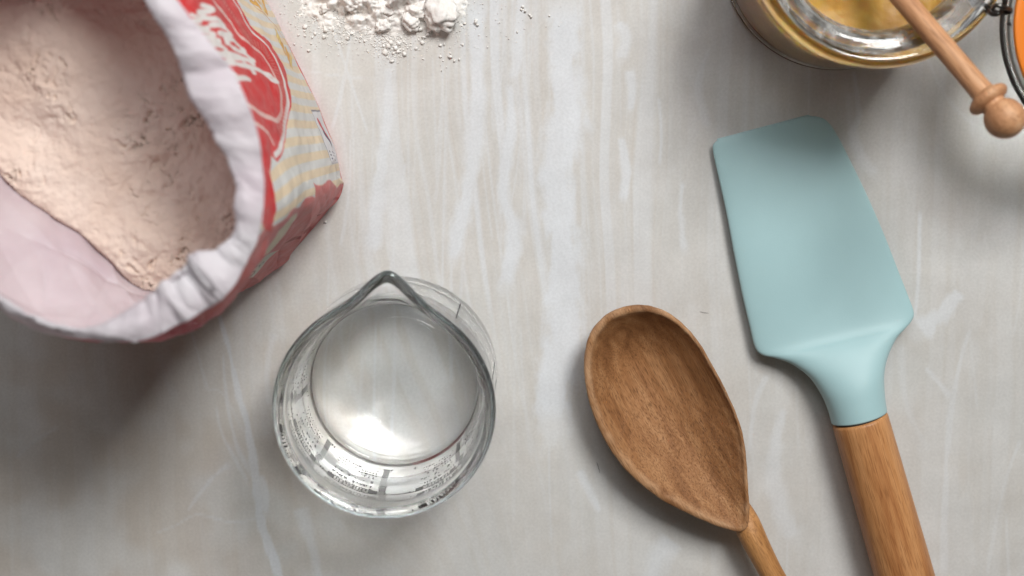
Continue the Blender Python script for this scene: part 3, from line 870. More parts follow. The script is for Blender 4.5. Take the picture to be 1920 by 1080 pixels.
for ac, aw in panels:
    V_, F_ = [], []; Vh, Fh = [], []
    a0, a1 = ac - aw / 2, ac + aw / 2
    for ae in (a0, a1):
        quad(V_, F_, ae - 0.008, ae + 0.008, 1.3, 5.6)
    # pill headed column with light letters left out
    ps, pe = a0 + 0.09, a1 - 0.11
    quad(V_, F_, ps, pe, 5.70, 5.76); quad(V_, F_, ps, pe, 5.24, 5.30)
    quad(V_, F_, ps - 0.03, ps + 0.05, 5.27, 5.73); quad(V_, F_, pe - 0.05, pe + 0.03, 5.27, 5.73)
    x = ps + 0.07
    while x < pe - 0.06:
        w = prng.uniform(0.010, 0.022); quad(V_, F_, x, x + w, 5.31, 5.69 - prng.choice([0, .12, .2])); x += w + prng.uniform(0.012, 0.03)
    # rows of small figures
    z = 4.72
    for row in range(6):
        x = ps + prng.uniform(0, 0.04)
        while x < pe - 0.04:
            w = prng.uniform(0.014, 0.030)
            if prng.random() < 0.85:
                if prng.random() < 0.5: quad(V_, F_, x, x + w * 0.4, z, z + 0.27)
                quad(V_, F_, x, x + w, z + prng.choice([0, .1, .2]), z + prng.choice([.06, .16, .26]) + .02)
            x += w + prng.uniform(0.012, 0.022)
        z -= 0.56
    # fine graduation hatch beside the edge line
    z = 1.4
    while z < 4.9:
        quad(Vh, Fh, a1 - 0.085, a1 - 0.015, z, z + 0.03, -0.007); z += 0.07
    mesh_obj('printed_scale', V_, F_, ink, jug, smooth=False)
    mesh_obj('graduation_marks', Vh, Fh, hatch_ink, jug, smooth=False)
# water
# closed water body: free surface (water to air) plus the wetted glass wall (glass to water)
free = [(rW, WZ), (rW - 0.02, WZ - 0.035), (rW - 0.06, WZ - 0.062), (rW - 0.13, WZ - 0.078)] + [(max(0.0005, rW * k), WZ - 0.085) for k in (0.93, 0.85, 0.7, 0.5, 0.25, 0.0)]
wrng = np.array(free)
Vt1, Ft1, _ = lathe(wrng, NT)
Vt2, Ft2, _ = lathe(wet, NT)
water_mat = glass_mat('water', (1.0, 1.0, 1.0), 1.333)
wet_mat = glass_mat('wetted_glass', (1.0, 1.0, 1.0), 1.47 / 1.333)
wat = mesh_obj('water', np.concatenate([Vt1, Vt2]) + jb, np.concatenate([Ft1, Ft2 + len(Vt1)]), water_mat, base=(jb[0], jb[1], 0.8))
wat.data.materials.append(wet_mat)
mi = np.zeros(len(wat.data.polygons), np.int32); mi[len(Ft1):] = 1
wat.data.polygons.foreach_set('material_index', mi)
tag(wat, 'clear still water lying in the lower half of the glass jug', 'water')

# ================================================================== HONEY JAR
hb = at(1619 - (1619 - 960) * 0.075, -111 + (111 + 200) * 0.075, 0)
jo = [(0.0, 0.2), (3.8, 0.2), (4.4, 0.0), (4.75, 0.15), (4.68, 0.7), (4.72, 2.0), (4.74, 6.0), (4.74, 6.6), (4.68, 7.0), (4.62, 7.25), (4.58, 7.5), (4.66, 7.72), (4.82, 7.85), (4.88, 8.05), (4.86, 8.3),
      (4.76, 8.5), (4.6, 8.58), (4.42, 8.52), (4.25, 8.40), (4.0, 8.30), (3.75, 8.2), (3.58, 8.0), (3.48, 7.7), (3.46, 7.3)]
jin = [(3.6, 6.95), (3.95, 6.6), (4.35, 6.2), (4.40, 5.5), (4.42, 4.0), (4.40, 1.2), (4.2, 0.7), (3.8, 0.5), (0.0, 0.5)]
def lower(P_, d=1.1):
    return [(r * 0.985, z - d * float(sstep(2.0, 5.0, z))) for r, z in P_]
jo, jin = lower(jo), lower(jin)
jp = catmull(jo + jin, 200); jp[:, 0] = np.maximum(jp[:, 0], 0.0005)
jar = thing('honey_jar', 'clip-top glass honey jar standing open at the top edge', 'jar', hb)
jglass = glass_mat('jar_glass', (0.96, 0.985, 0.985), 1.5)
Vg, Fg, _ = lathe(jp, 160)
mesh_obj('glass_body', Vg + hb, Fg, jglass, jar)
HZ = 5.35
hp = [(p[0] + 0.006, p[1]) for p in catmull(jin, 90) if p[1] < HZ]
hr0 = hp[0][0]
hsurf = [(hr0 * k, HZ - 0.0) for k in np.linspace(0.0005, 0.985, 46)]
hprof = (hsurf + [(hr0, HZ + 0.03)] + hp)
hprof[-1] = (0.0005, hprof[-1][1])
Vh_, Fh_, Lh = lathe(hprof[::-1], 200)
top = Lh[:, 2] > HZ - 0.05
rr = np.hypot(Lh[:, 0], Lh[:, 1])
dh = 0.12 * fbm(Lh[:, 0] * 0.5, Lh[:, 1] * 0.5, 3, 301) + 0.02 * fbm(Lh[:, 0] * 2.2, Lh[:, 1] * 2.2, 3, 303)
dip_c = np.array([-0.25, 0.3])
dh -= 0.25 * np.exp(-((Lh[:, 0] - 0.9) ** 2 + (Lh[:, 1] + 1.2) ** 2) / 1.2)
Vh_[:, 2] += np.where(top, dh * (1 - sstep(hr0 * 0.9, hr0 * 0.99, rr)), 0)
m, nt, b = mat_new('honey')
L = nt.links.new
tc = node(nt, 'ShaderNodeTexCoord')
n1 = node(nt, 'ShaderNodeTexNoise'); n1.inputs['Scale'].default_value = 70; n1.inputs['Detail'].default_value = 5
L(tc.outputs['Object'], n1.inputs[0])
r1 = ramp(nt, [(0.32, (0.34, 0.17, 0.018)), (0.55, (0.44, 0.25, 0.036)), (0.75, (0.54, 0.38, 0.10))]); L(n1.outputs[0], r1.inputs[0])
L(r1.outputs[0], b.inputs['Base Color'])
b.inputs['Roughness'].default_value = 0.5
n2 = node(nt, 'ShaderNodeTexNoise'); n2.inputs['Scale'].default_value = 500; n2.inputs['Detail'].default_value = 3
L(tc.outputs['Object'], n2.inputs[0])
bp = node(nt, 'ShaderNodeBump'); bp.inputs['Strength'].default_value = 0.35; bp.inputs['Distance'].default_value = 0.0006
L(n2.outputs[0], bp.inputs['Height']); L(bp.outputs[0], b.inputs['Normal'])
b.inputs['Subsurface Weight'].default_value = 0.75
b.inputs['Subsurface Radius'].default_value = (0.01, 0.005, 0.001)
b.inputs['Subsurface Scale'].default_value = 0.9
hon = mesh_obj('honey', Vh_ + hb, Fh_, m, base=(hb[0], hb[1], 0.5))
tag(hon, 'golden crystallised honey inside the clip-top jar', 'honey')
# pale mottled film added inside the neck, standing in for reflections in the lip
fm, nt, b = mat_new('lip_reflection_film')
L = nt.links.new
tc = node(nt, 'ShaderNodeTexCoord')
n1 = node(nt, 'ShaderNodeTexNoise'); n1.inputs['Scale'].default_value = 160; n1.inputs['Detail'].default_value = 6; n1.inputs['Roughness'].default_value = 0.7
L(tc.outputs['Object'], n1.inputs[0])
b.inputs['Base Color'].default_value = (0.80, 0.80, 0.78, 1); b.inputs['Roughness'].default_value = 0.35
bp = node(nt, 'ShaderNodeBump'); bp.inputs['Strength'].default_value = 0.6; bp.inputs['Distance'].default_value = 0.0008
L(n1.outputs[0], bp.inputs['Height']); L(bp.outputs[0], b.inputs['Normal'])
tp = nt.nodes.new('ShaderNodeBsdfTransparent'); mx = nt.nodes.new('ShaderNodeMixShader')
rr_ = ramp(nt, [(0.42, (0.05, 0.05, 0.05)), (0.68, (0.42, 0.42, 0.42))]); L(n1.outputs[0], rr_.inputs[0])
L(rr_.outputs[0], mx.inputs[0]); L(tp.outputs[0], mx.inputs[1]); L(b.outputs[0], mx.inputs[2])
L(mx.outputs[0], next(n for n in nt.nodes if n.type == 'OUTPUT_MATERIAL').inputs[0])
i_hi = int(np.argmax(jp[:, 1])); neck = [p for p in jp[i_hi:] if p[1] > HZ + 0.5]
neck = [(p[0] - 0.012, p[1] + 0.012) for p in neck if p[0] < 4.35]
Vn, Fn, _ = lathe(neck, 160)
mesh_obj('neck_reflection_film', Vn + hb, Fn, fm, jar)
# wire neck band, hinge and lid
steel = simple('dark_steel', (0.12, 0.115, 0.11), 0.28, Metallic=1.0)
ring_ = [(hb[0] + 4.60 * math.cos(t), hb[1] + 4.60 * math.sin(t), 6.35) for t in np.linspace(0, 2 * math.pi, 90, endpoint=False)]
Vt, Ft = tube(ring_, 0.07, 10, closed=True)
mesh_obj('neck_wire', Vt, Ft, steel, jar)
lid_c = at(2078, 45, 5.2)
tilt = math.radians(13)
hd = np.array([hb[0] - lid_c[0], hb[1] - lid_c[1], 0]); hd /= np.linalg.norm(hd)
hx = np.array([1.0, 0, 0])
lx = np.array([math.cos(tilt), 0, -math.sin(tilt)]); lz = np.array([math.sin(tilt), 0, math.cos(tilt)]); ly = np.cross(lz, lx)
LF = np.stack([lx, ly, lz], 1)
lidp = catmull([(0.0005, -0.75), (1.5, -0.72), (3.0, -0.55), (3.9, -0.35), (4.25, -0.2), (4.32, 0.0), (4.25, 0.16), (4.0, 0.2), (3.6, 0.18), (3.3, 0.1), (3.1, -0.1), (2.5, -0.3), (0.0005, -0.42)], 90)
Vl, Fl, _ = lathe(lidp, 128, lid_c, LF)
lid = mesh_obj('lid', Vl, Fl, jglass, jar)
rubber = simple('orange_rubber', (0.78, 0.21, 0.015), 0.5)
gp = catmull([(3.35, 0.20), (3.4, 0.34), (3.7, 0.38), (4.02, 0.36), (4.08, 0.26), (4.0, 0.205), (3.35, 0.20)], 40)
Vl, Fl, _ = lathe(gp, 128, lid_c, LF)
mesh_obj('gasket', Vl, Fl, rubber, lid)
wr = [lid_c + LF @ np.array([4.42 * math.cos(t), 4.42 * math.sin(t), 0.02]) for t in np.linspace(0, 2 * math.pi, 110, endpoint=False)]
Vt, Ft = tube(wr, 0.075, 10, closed=True)
mesh_obj('lid_wire', Vt, Ft, steel, lid)
def hook(pts, r=0.085, n=40):
    P = catmull([at(x, y, z) for x, y, z in pts], n); return tube(P, r, 10)
Vt, Ft = hook([(1805, -30, 6.40), (1815, -6, 6.70), (1826, 8, 6.80), (1834, 14, 6.60), (1836, 4, 6.40), (1832, -12, 6.50), (1824, -2, 6.90), (1832, 6, 6.95), (1848, 14, 6.80), (1858, 26, 6.50), (1872, 26, 6.40), (1880, 16, 6.50), (1884, 4, 6.60), (1880, -14, 6.60)])
mesh_obj('hinge_wire', Vt, Ft, steel, jar)
Vt, Ft = hook([(1860, 17, 6.40), (1868, 10, 6.65), (1882, 14, 6.65), (1894, 18, 6.30), (1890, 24, 6.10), (1874, 24, 6.20), (1863, 21, 6.30)])
mesh_obj('hinge_wire', Vt, Ft, steel, jar)
Vt, Ft = hook([(1893, -30, 6.30), (1885, 5, 6.20), (1884, 30, 5.90), (1889, 55, 5.60)], 0.08, 20)
mesh_obj('hinge_wire', Vt, Ft, steel, jar)
Vt, Ft, _ = lathe([(0.0005, -.16), (.2, -.16), (.24, -.1), (.24, .1), (.2, .16), (.0005, .16)], 24, at(1828, 6, 6.80), frame_from_axis((0.8, 0.3, 0.25)))
mesh_obj('hinge_collar', Vt, Ft, steel, jar)

# ================================================================== HONEY DIPPER
dip_end = at(1884, 222, 9.6); dip_cross = at(1751, 66, 8.0)
ax = dip_cross - dip_end; ax /= np.linalg.norm(ax)
DF = frame_from_axis(ax)
dmat = wood_mat('pale_dipper_wood', s2l(176, 126, 90), s2l(200, 150, 110), s2l(216, 172, 134), s2l(140, 90, 58), 0.55, 0.6, (1.4, 20.0), 0.2)
def arc(c, r, a0, a1, n):
    return [(max(0.0005, r * math.cos(t)), c + r * math.sin(t)) for t in np.linspace(a0, a1, n)]
Dlen = 15.0
dipper = thing('honey_dipper', 'pale wooden honey dipper with round knob leaning on the jar rim', 'honey dipper', tuple(dip_cross))
def dpart(name, prof_):
    V_, F_, L_ = lathe(prof_, 48, dip_end, DF)
    return mesh_obj(name, V_, F_, dmat, dipper, attrs={'grain': ('FLOAT_VECTOR', np.stack([L_[:, 2], L_[:, 0], L_[:, 1]], 1) + np.array([0, 3.0, 1.0]))})
dpart('knob', arc(0.0, 0.70, -math.pi / 2, math.radians(52), 30) + [(0.44, 0.62), (0.44, 0.72)])
dpart('collar', [(0.44, 0.66), (0.52, 0.68), (0.66, 0.74), (0.73, 0.82), (0.735, 0.92), (0.68, 1.02), (0.55, 1.10), (0.45, 1.16), (0.40, 1.2)])
dpart('rod', [(0.41, 1.15), (0.395, 1.4), (0.385, 2.5), (0.385, 6.0), (0.39, 10.2)])
hd_prof = [(0.39, 10.15)]
for k in range(7):
    h = 10.3 + k * 0.48; r = [0.7, 0.95, 1.1, 1.15, 1.1, 0.95, 0.7][k]
    hd_prof += [(0.42, h), (r, h + 0.06), (r, h + 0.26), (0.42, h + 0.32)]
hd_prof += [(0.3, 13.75), (0.0005, 13.8)]
dpart('grooved_head', hd_prof)

# ================================================================== SPATULA
spat = thing('spatula', 'pale blue silicone spatula with round wooden handle', 'spatula', tuple(at(1611, 781, 0)))
zS = 0.9
leftp = [(1560, 795), (1553, 770), (1541, 742), (1518, 708), (1485, 683), (1452, 671), (1428, 665), (1415, 650), (1405, 610), (1391, 550), (1376, 475), (1362, 400), (1350, 345), (1341, 305), (1337, 284), (1337, 272), (1345, 263)]
rightp = [(1662, 768), (1658, 738), (1657, 700), (1664, 668), (1680, 634), (1697, 615), (1709, 601), (1713, 585), (1703, 556), (1683, 505), (1656, 436), (1625, 365), (1596, 305), (1572, 258), (1556, 233), (1541, 221), (1519, 217)]
thick = [2.15, 2.1, 2.0, 1.75, 1.4, 1.15, 0.95, 0.82, 0.72, 0.66, 0.6, 0.54, 0.5, 0.46, 0.44, 0.42, 0.38]
zc = [1.22, 1.2, 1.14, 1.0, 0.85, 0.74, 0.66, 0.6, 0.56, 0.52, 0.48, 0.44, 0.40, 0.37, 0.35, 0.34, 0.33]
expo = [1.0, 1.0, 0.95, 0.85, 0.7, 0.55, 0.45, 0.38, 0.34, 0.32, 0.3, 0.3, 0.3, 0.3, 0.3, 0.3, 0.3]
NS = 120
Lp, Rp = catmull(leftp, NS), catmull(rightp, NS)
tk = catmull([[t_] for t_ in thick], NS)[:, 0]; zz = catmull([[t_] for t_ in zc], NS)[:, 0]; ex = catmull([[t_] for t_ in expo], NS)[:, 0]
NCs = 72
Vs = []
for i in range(NS):
    l = at(*Lp[i], zz[i]); r = at(*Rp[i], zz[i])
    c_ = (l + r) / 2; h_ = (r - l) / 2; w_ = np.linalg.norm(h_); d_ = h_ / w_
    for k in range(NCs):
        a_ = 2 * math.pi * k / NCs
        ca, sa_ = math.cos(a_), math.sin(a_)
        # blade: flat with rounded edges; neck: round
        x_round = ca; z_round = sa_
        e = ex[i]
        er = min(0.22, tk[i] / 2) / w_
        xx = math.copysign(abs(ca) ** (0.35 + 0.65 * e), ca)
        zz_ = math.copysign(abs(sa_) ** (0.55 + 0.45 * e), sa_) * (tk[i] / 2)
        # gentle crown across the blade
        zz_ *= (1 - 0.18 * (xx ** 2) * (1 - e))
        Vs.append(c_ + d_ * w_ * xx + np.array([0, 0, zz_]))
# closing rows at the tip (rounded)
tipc = (at(*Lp[-1], zz[-1]) + at(*Rp[-1], zz[-1])) / 2
back = (at(*Lp[-6], zz[-6]) + at(*Rp[-6], zz[-6])) / 2
fw = tipc - back; fw /= np.linalg.norm(fw)
last = np.array(Vs[-NCs:])
for s_, p_ in ((0.9, 0.03), (0.7, 0.055), (0.35, 0.075), (0.02, 0.08)):
    ring2 = last.copy()
    ring2[:, 2] = zz[-1] + (last[:, 2] - zz[-1]) * s_
    lc_ = (last[:, :2] - tipc[:2]); ring2[:, :2] = tipc[:2] + lc_ * (1 - 0.035 * (1 - s_)) + fw[:2] * p_
    Vs += list(ring2)
Vs = np.array(Vs); nrow = len(Vs) // NCs
Fs = grid_faces(nrow, NCs, wrap=True).tolist()
Fs += [list(range(NCs))[::-1]]
lastb = (nrow - 1) * NCs
for k in range(1, NCs // 2 - 0):
    k1, k2 = k, k + 1
    a1_, a2_ = (-k) % NCs, (-(k + 1)) % NCs
Fs += [[lastb + k for k in range(NCs)]]
Vs[:, 2] = np.maximum(Vs[:, 2], 0.012)
m, nt, b = mat_new('blue_silicone')
L = nt.links.new
tc = node(nt, 'ShaderNodeTexCoord')
n1 = node(nt, 'ShaderNodeTexNoise'); n1.inputs['Scale'].default_value = 1500; n1.inputs['Detail'].default_value = 2
L(tc.outputs['Object'], n1.inputs[0])
n3 = node(nt, 'ShaderNodeTexNoise'); n3.inputs['Scale'].default_value = 30; n3.inputs['Detail'].default_value = 3
L(tc.outputs['Object'], n3.inputs[0])
c0_, c1_ = s2l(160, 193, 197), s2l(166, 199, 203)
r1 = ramp(nt, [(0.3, tuple(c0_)), (0.7, tuple(c1_))]); L(n3.outputs[0], r1.inputs[0])
L(r1.outputs[0], b.inputs['Base Color'])
bp = node(nt, 'ShaderNodeBump'); bp.inputs['Strength'].default_value = 0.08; bp.inputs['Distance'].default_value = 0.0003
L(n1.outputs[0], bp.inputs['Height']); L(bp.outputs[0], b.inputs['Normal'])
b.inputs['Roughness'].default_value = 0.5
b.inputs['Specular IOR Level'].default_value = 0.4
b.inputs['Sheen Weight'].default_value = 0.15
head = mesh_obj('silicone_head', Vs, Fs, m, spat)
# handle
hs_ = (at(1560, 797, 1.25) + at(1663, 770, 1.25)) / 2; he_ = at(1696, 1080, 1.3)
hax = he_ - hs_; hax /= np.linalg.norm(hax)
HF = frame_from_axis(hax)
hr_ = np.linalg.norm(at(1663, 770, 1.25) - at(1560, 797, 1.25)) / 2 * 0.985
hprof_ = [(0.0005, 0.03), (hr_ * 0.93, 0.03), (hr_ * 0.98, 0.07), (hr_ * 1.0, 0.16)] + [(hr_ * (1 + 0.055 * min(1, t / 6.5)), t) for t in np.linspace(0.5, 11.5, 24)] + [(hr_ * 0.95, 12.1), (hr_ * .7, 12.5), (0.0005, 12.65)]
Vq, Fq, Lq = lathe(hprof_, 64, hs_, HF)
hmat = wood_mat('beech_handle', s2l(164, 108, 64), s2l(190, 135, 86), s2l(204, 151, 102), s2l(124, 76, 42), 0.42, 0.38, (1.5, 18.0), 0.2)
mesh_obj('handle', Vq, Fq, hmat, spat, attrs={'grain': ('FLOAT_VECTOR', np.stack([Lq[:, 2], Lq[:, 0], Lq[:, 1]], 1) + np.array([0, 7.0, 2.0]))})
cp = [(0.0005, -0.15), (hr_ * 0.9, -0.15), (hr_ * 0.9, 0.06), (0.0005, 0.06)]
Vq, Fq, _ = lathe(cp, 48, hs_, HF)
mesh_obj('joint_core', Vq, Fq, simple('dark_joint', (0.05, 0.04, 0.035), 0.7), spat)

# ================================================================== WOODEN SPOON
rim_px = [(1190, 573), (1232, 578), (1272, 600), (1308, 638), (1340, 692), (1368, 745), (1388, 795), (1398, 840), (1402, 890), (1405, 935), (1406, 968), (1401, 990), (1389, 998),
          (1368, 995), (1330, 982), (1285, 962), (1240, 938), (1196, 904), (1158, 864), (1128, 815), (1107, 762), (1096, 705), (1098, 655), (1113, 616), (1146, 586)]
NRM = 160
rim = catmull(rim_px, NRM, closed=True)
rim = rim + 0.7 * np.stack([fbm(rim[:, 0] * .045, rim[:, 1] * .045, 3, 411), fbm(rim[:, 0] * .045, rim[:, 1] * .045, 3, 413)], 1)
tip_px = np.array([1395, 1000.]); top_px = np.array([1165, 578.])
axp = (tip_px - top_px) / np.linalg.norm(tip_px - top_px)
along = ((rim - top_px) @ axp) / np.linalg.norm(tip_px - top_px)            # 0 at the toe, 1 at the neck
rim_z = 1.92 + 0.02 * along
R3 = np.array([at(rim[k][0], rim[k][1], rim_z[k]) for k in range(NRM)])
cpx = top_px + axp * 190 + np.array([0, 0]);
cpx = np.array([1211., 702.])
cw = at(cpx[0], cpx[1], 1.93)
rows_ = []
# inner bowl rings, centre outwards
inset = 0.885 + 0.07 * np.clip((rim[:, 0] - 1180) / 200, 0, 1)              # lip wider on the left and toe
lipn = 0.004 * np.array([math.sin(k * 1.7) * math.sin(k * .31) for k in range(NRM)])
for s_ in np.linspace(0.02, 1.0, 40):
    k_ = s_ * (inset + lipn)
    P = cw[None] + (R3 - cw) * k_[:, None]
    depth = 1.55 * (1 - s_ ** 2.0) + 0.06
    P[:, 2] = (1.93 + (rim_z - 1.93) * s_) - depth - 0.05
    rows_.append(P)
# lip
for kk, dz_ in ((0.2, 0.035), (0.5, 0.055), (0.8, 0.045), (0.95, 0.0), (1.0, -0.07), (1.0, -0.18)):
    k_ = inset + (1 - inset) * kk
    P = cw[None] + (R3 - cw) * k_[:, None]; P[:, 2] = rim_z + dz_ - 0.05
    rows_.append(P)
# outer shell
for s_ in np.linspace(0.985, 0.03, 26):
    P = cw[None] + (R3 - cw) * s_
    bot = 0.03
    P[:, 2] = bot + (rim_z - 0.26 - bot) * (s_ ** 2.4)
    rows_.append(P)
SV = np.array(rows_)
SV[..., 2] += 0.010 * fbm(SV[..., 0] * 2.2, SV[..., 1] * 2.2, 3, 401)
NRs = SV.shape[0]
SVf = SV.reshape(-1, 3)
axw = at(*tip_px, 1.6) - at(*top_px, 1.6); axw /= np.linalg.norm(axw)
sidew = np.cross(np.array([0, 0, 1.0]), axw)
def grain_of(P, off=(0, 0, 0)):
    d = P - cw
    return np.stack([d @ axw, d @ sidew, P[..., 2]], -1) + np.array(off)
Fsp = grid_faces(NRs, NRM, wrap=True, flip=False).tolist()
Fsp += [list(range(NRM))[::-1], [(NRs - 1) * NRM + k for k in range(NRM)]]
spoon = thing('wooden_spoon', 'worn brown wooden spoon with egg-shaped bowl', 'spoon', tuple(at(1243, 770, 0)))
smat = wood_mat('worn_spoon_wood', s2l(128, 86, 54), s2l(158, 112, 73), s2l(180, 135, 94), s2l(70, 42, 24), 0.55, 0.55, (2.2, 34.0), 0.6, 0.25)
wear = np.zeros((NRs, NRM))
for rI, wv in ((38, .3), (39, .9), (40, 1.3), (41, 1.0), (42, .9), (43, 1.3), (44, 1.3), (45, .6)): wear[rI] = wv
wear *= (0.55 + 0.8 * fbm(SV[..., 0] * 1.2, SV[..., 1] * 1.2, 3, 415)).clip(0, 1.2)
mesh_obj('bowl', SVf, Fsp, smat, spoon, attrs={'grain': ('FLOAT_VECTOR', grain_of(SVf)), 'wear': ('FLOAT', wear)})
# handle: swells out of the bowl's back
hpts = [(1378, 935, .72, .36), (1388, 955, .98, .47), (1399, 978, 1.26, .54), (1408, 999, 1.42, .555), (1418, 1020, 1.46, .535), (1436, 1055, 1.48, .50), (1453, 1086, 1.5, .485), (1500, 1165, 1.6, .475), (1640, 1400, 1.9, .47), (1780, 1640, 2.0, .50)]
HP = catmull([[*at(p[0], p[1], p[2]), p[3]] for p in hpts], 110)
Vt, Ft = tube(HP[:, :3], HP[:, 3], 40)
Vt[:, 2] = np.maximum(Vt[:, 2], 0.02)
mesh_obj('handle', Vt, Ft, wood_mat('spoon_handle_wood', s2l(152, 104, 62), s2l(186, 134, 82), s2l(204, 152, 100), s2l(98, 60, 32), 0.5, 0.5, (2.4, 30.0), 0.3), spoon,
         attrs={'grain': ('FLOAT_VECTOR', grain_of(Vt, (3, 1, 0)))})

# ================================================================== SPILLED FLOUR
white_flour, nt, b = mat_new('white_flour')
L = nt.links.new
tc = node(nt, 'ShaderNodeTexCoord')
n2 = node(nt, 'ShaderNodeTexNoise'); n2.inputs['Scale'].default_value = 600; n2.inputs['Detail'].default_value = 5
L(tc.outputs['Object'], n2.inputs[0])
r1 = ramp(nt, [(0.3, (0.78, 0.75, 0.71)), (0.65, (0.88, 0.87, 0.85))]); L(n2.outputs[0], r1.inputs[0])
L(r1.outputs[0], b.inputs['Base Color'])
bp = node(nt, 'ShaderNodeBump'); bp.inputs['Strength'].default_value = 0.6; bp.inputs['Distance'].default_value = 0.0006
L(n2.outputs[0], bp.inputs['Height']); L(bp.outputs[0], b.inputs['Normal'])
b.inputs['Roughness'].default_value = 1.0; b.inputs['Specular IOR Level'].default_value = 0.05
# loose heap: height field that sinks under the stone where there is none
hx0, hy0 = at(560, 110, 0)[:2]; hx1, hy1 = at(890, -70, 0)[:2]
ux = np.arange(hx0, hx1, 0.04); uy = np.arange(hy0, hy1, 0.04)
UX, UY = np.meshgrid(ux, uy)
PX, PY = proj(np.stack([UX, UY, np.zeros_like(UX)], -1))
def bump_at(px, py, sx, sy, h):
    c_ = at(px, py, 0); return h * np.exp(-(((UX - c_[0]) / (sx / 45)) ** 2 + ((UY - c_[1]) / (sy / 45)) ** 2))
env = bump_at(720, -40, 110, 55, 0.9) + bump_at(660, -10, 60, 34, 0.30) + bump_at(735, 25, 30, 22, 0.28) + bump_at(800, 10, 45, 32, 0.4) + bump_at(640, 30, 42, 22, 0.10) + bump_at(733, 85, 10, 12, 0.10) + bump_at(690, 40, 36, 16, 0.09)
nz = fbm(UX * 1.5, UY * 1.5, 4, 501); w1, w2 = worley(UX * 3.2, UY * 3.2, 503)
hz = env * (0.8 + 0.8 * nz) - 0.06 + env * 0.35 * (0.5 - w1) + 0.06 * fbm(UX * 5, UY * 5, 3, 505)
keep = hz > -0.02
idx = -np.ones(UX.shape, int); idx[keep] = np.arange(keep.sum())
q = np.stack([idx[:-1, :-1], idx[:-1, 1:], idx[1:, 1:], idx[1:, :-1]], -1).reshape(-1, 4); q = q[(q >= 0).all(1)]
hpz = mesh_obj('spilled_flour', np.stack([UX, UY, hz], -1)[keep], q, white_flour, base=tuple(at(720, 0, 0)))
tag(hpz, 'loose white flour spilled on the stone beside the bag', 'flour', kind='stuff')

def ico(sub):
    bm = bmesh.new(); bmesh.ops.create_icosphere(bm, subdivisions=sub, radius=1.0)
    V_ = np.array([v.co[:] for v in bm.verts]); F_ = [[v.index for v in f.verts] for f in bm.faces]; bm.free()
    return V_, F_
I1, I2, I4 = ico(1), ico(2), ico(4)
def lump(name, px, py, size, hgt_, rot, seed, label):
    V_ = I4[0].copy()
    rough = 0.30 * fbm(V_[:, 0] * 1.1 + seed * 3.1, V_[:, 1] * 1.1 + V_[:, 2] * 1.7, 3, 600 + seed) + 0.15 * fbm(V_[:, 0] * 3.4 + V_[:, 2] * 3, V_[:, 1] * 3.4 + seed, 4, 620 + seed, 0.6)
    V_ = np.sign(V_) * np.abs(V_) ** 0.88
    V_ = V_ * (1 + rough)[:, None]
    V_ *= np.array([size[0] / 45 / 2, size[1] / 45 / 2, hgt_ / 2])
    c_, s_ = math.cos(rot), math.sin(rot)
    V_ = V_ @ np.array([[c_, s_, 0], [-s_, c_, 0], [0, 0, 1]])
    b0 = at(px, py, hgt_ * 0.45); base_ = np.array([b0[0], b0[1], 0.0])
    V_[:, 2] += hgt_ * 0.42
    V_[:, 2] = np.maximum(V_[:, 2], 0.004)
    o = mesh_obj(name, V_ + base_, I4[1], white_flour, base=tuple(base_))
    tag(o, label, 'flour lump', 'flour lumps in the spill')
lump('flour_lump', 827, 26, (58, 62), 0.95, 0.5, 1, 'largest jagged white flour lump, at the right end of the spill')
lump('flour_lump', 770, 41, (34, 26), 0.55, -0.75, 2, 'blocky oblong white flour lump just left of the largest lump')
lump('flour_lump', 719, 48, (28, 20), 0.38, 0.2, 3, 'small rounded flour lump at the front edge of the spill')
lump('flour_lump', 790, 18, (30, 32), 0.5, 1.2, 4, 'rough flour lump between the oblong lump and the largest lump')
lump('flour_lump', 664, 6, (32, 30), 0.6, 0.4, 5, 'craggy flour lump at the left of the spill, cut by the top edge')
lump('flour_lump', 722, 16, (36, 24), 0.5, -0.2, 6, 'wide knobbly flour lump in the middle of the spill')
lump('flour_lump', 612, 14, (26, 18), 0.3, 0.6, 7, 'flat crumbly flour lump nearest the bag')
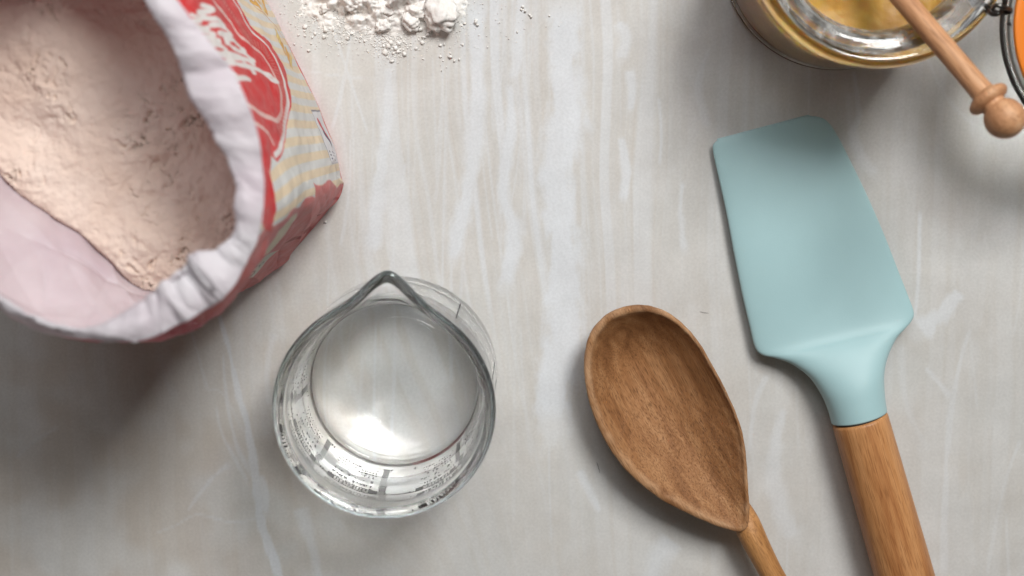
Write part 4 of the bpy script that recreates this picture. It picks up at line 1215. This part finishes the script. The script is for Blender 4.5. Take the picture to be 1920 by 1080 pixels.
# fine crumbs and dust
crng = np.random.default_rng(12)
Vc, Fc = [], []
def crumb(px, py, r, mesh=I1):
    V_ = mesh[0] * (r / 45.0) * crng.uniform(0.6, 1.35, 3) * (1 + 0.24 * crng.standard_normal((len(mesh[0]), 1)))
    c_ = at(px, py, 0); V_ = V_ + np.array([c_[0], c_[1], r / 45.0 * 0.6])
    b0 = sum(len(v) for v in Vc); Vc.append(V_); Fc.extend([[i + b0 for i in f] for f in mesh[1]])
for (px, py, r) in [(609, 53, 3.5), (611, 57, 3.2), (607, 45, 3), (625, 55, 3.6), (591, 63, 2.8), (608, 69, 3), (572, 50, 3.2), (655, 67, 3), (653, 72, 3), (660, 63, 3.4), (579, 95, 2.6), (722, 98, 4), (728, 86, 4), (738, 100, 3.4), (747, 97, 3.6),
                    (759, 101, 3.4), (735, 115, 4), (742, 90, 4), (733, 80, 3.6), (748, 82, 3.4), (792, 79, 3.4), (781, 91, 2.4), (826, 85, 3), (833, 83, 2.4), (845, 107, 3.4), (852, 114, 2.4), (861, 111, 2.6), (826, 106, 2), (892, 41, 4.2),
                    (895, 47, 3), (871, 44, 2.4), (868, 84, 2), (845, 100, 2), (675, 78, 2.2), (684, 77, 2), (560, 66, 2), (572, 67, 2), (586, 70, 2), (677, 70, 2), (980, 13, 2.4), (985, 21, 3), (996, 31, 2.6), (993, 28, 2), (978, 18, 2), (970, 60, 2), (1030, 30, 2),
                    (611, 416, 3.2), (1322, 863, 3.2), (604, 300, 1.6), (803, 65, 4), (795, 70, 3.5), (788, 55, 4.5), (806, 58, 4)]:
    crumb(px, py, r, I2)
for k in range(6500):
    t_ = crng.random()
    if t_ < 0.6: px, py = crng.normal(690, 62), crng.normal(38, 22)
    elif t_ < 0.8: px, py = crng.normal(735, 14), crng.normal(85, 14)
    else: px, py = crng.normal(760, 110), crng.normal(50, 38)
    crumb(px, py, min(abs(crng.normal(0.0, 0.55)) + 0.25, 2.4))
# the crumb lying in the spoon bowl sits higher
o = mesh_obj('flour_crumbs', np.concatenate(Vc), Fc, white_flour, base=tuple(at(740, 60, 0)))
tag(o, 'tiny white flour crumbs and dust scattered round the spill', 'crumbs', kind='stuff')
# dark lint fibres on the stone
lint = simple('lint', (0.04, 0.04, 0.045), 0.8)
for k, (pts, lab_) in enumerate([([(1119, 867), (1122, 876), (1125, 887)], 'short dark curved fibre on the stone left of the spoon bowl'), ([(1312, 584), (1320, 586), (1329, 587)], 'faint dark fibre on the stone between spoon bowl and spatula blade')]):
    P = catmull([at(x, y, 0.03) for x, y in pts], 10)
    Vt, Ft = tube(P, np.array([.004, .008, .011, .012, .012, .012, .011, .009, .007, .004]) * (0.75 if k == 0 else 0.5), 6)
    o = mesh_obj('lint_fibre', Vt, Ft, lint, base=tuple(at(*pts[1], 0)))
    tag(o, lab_, 'fibre', 'dark fibres on the stone')
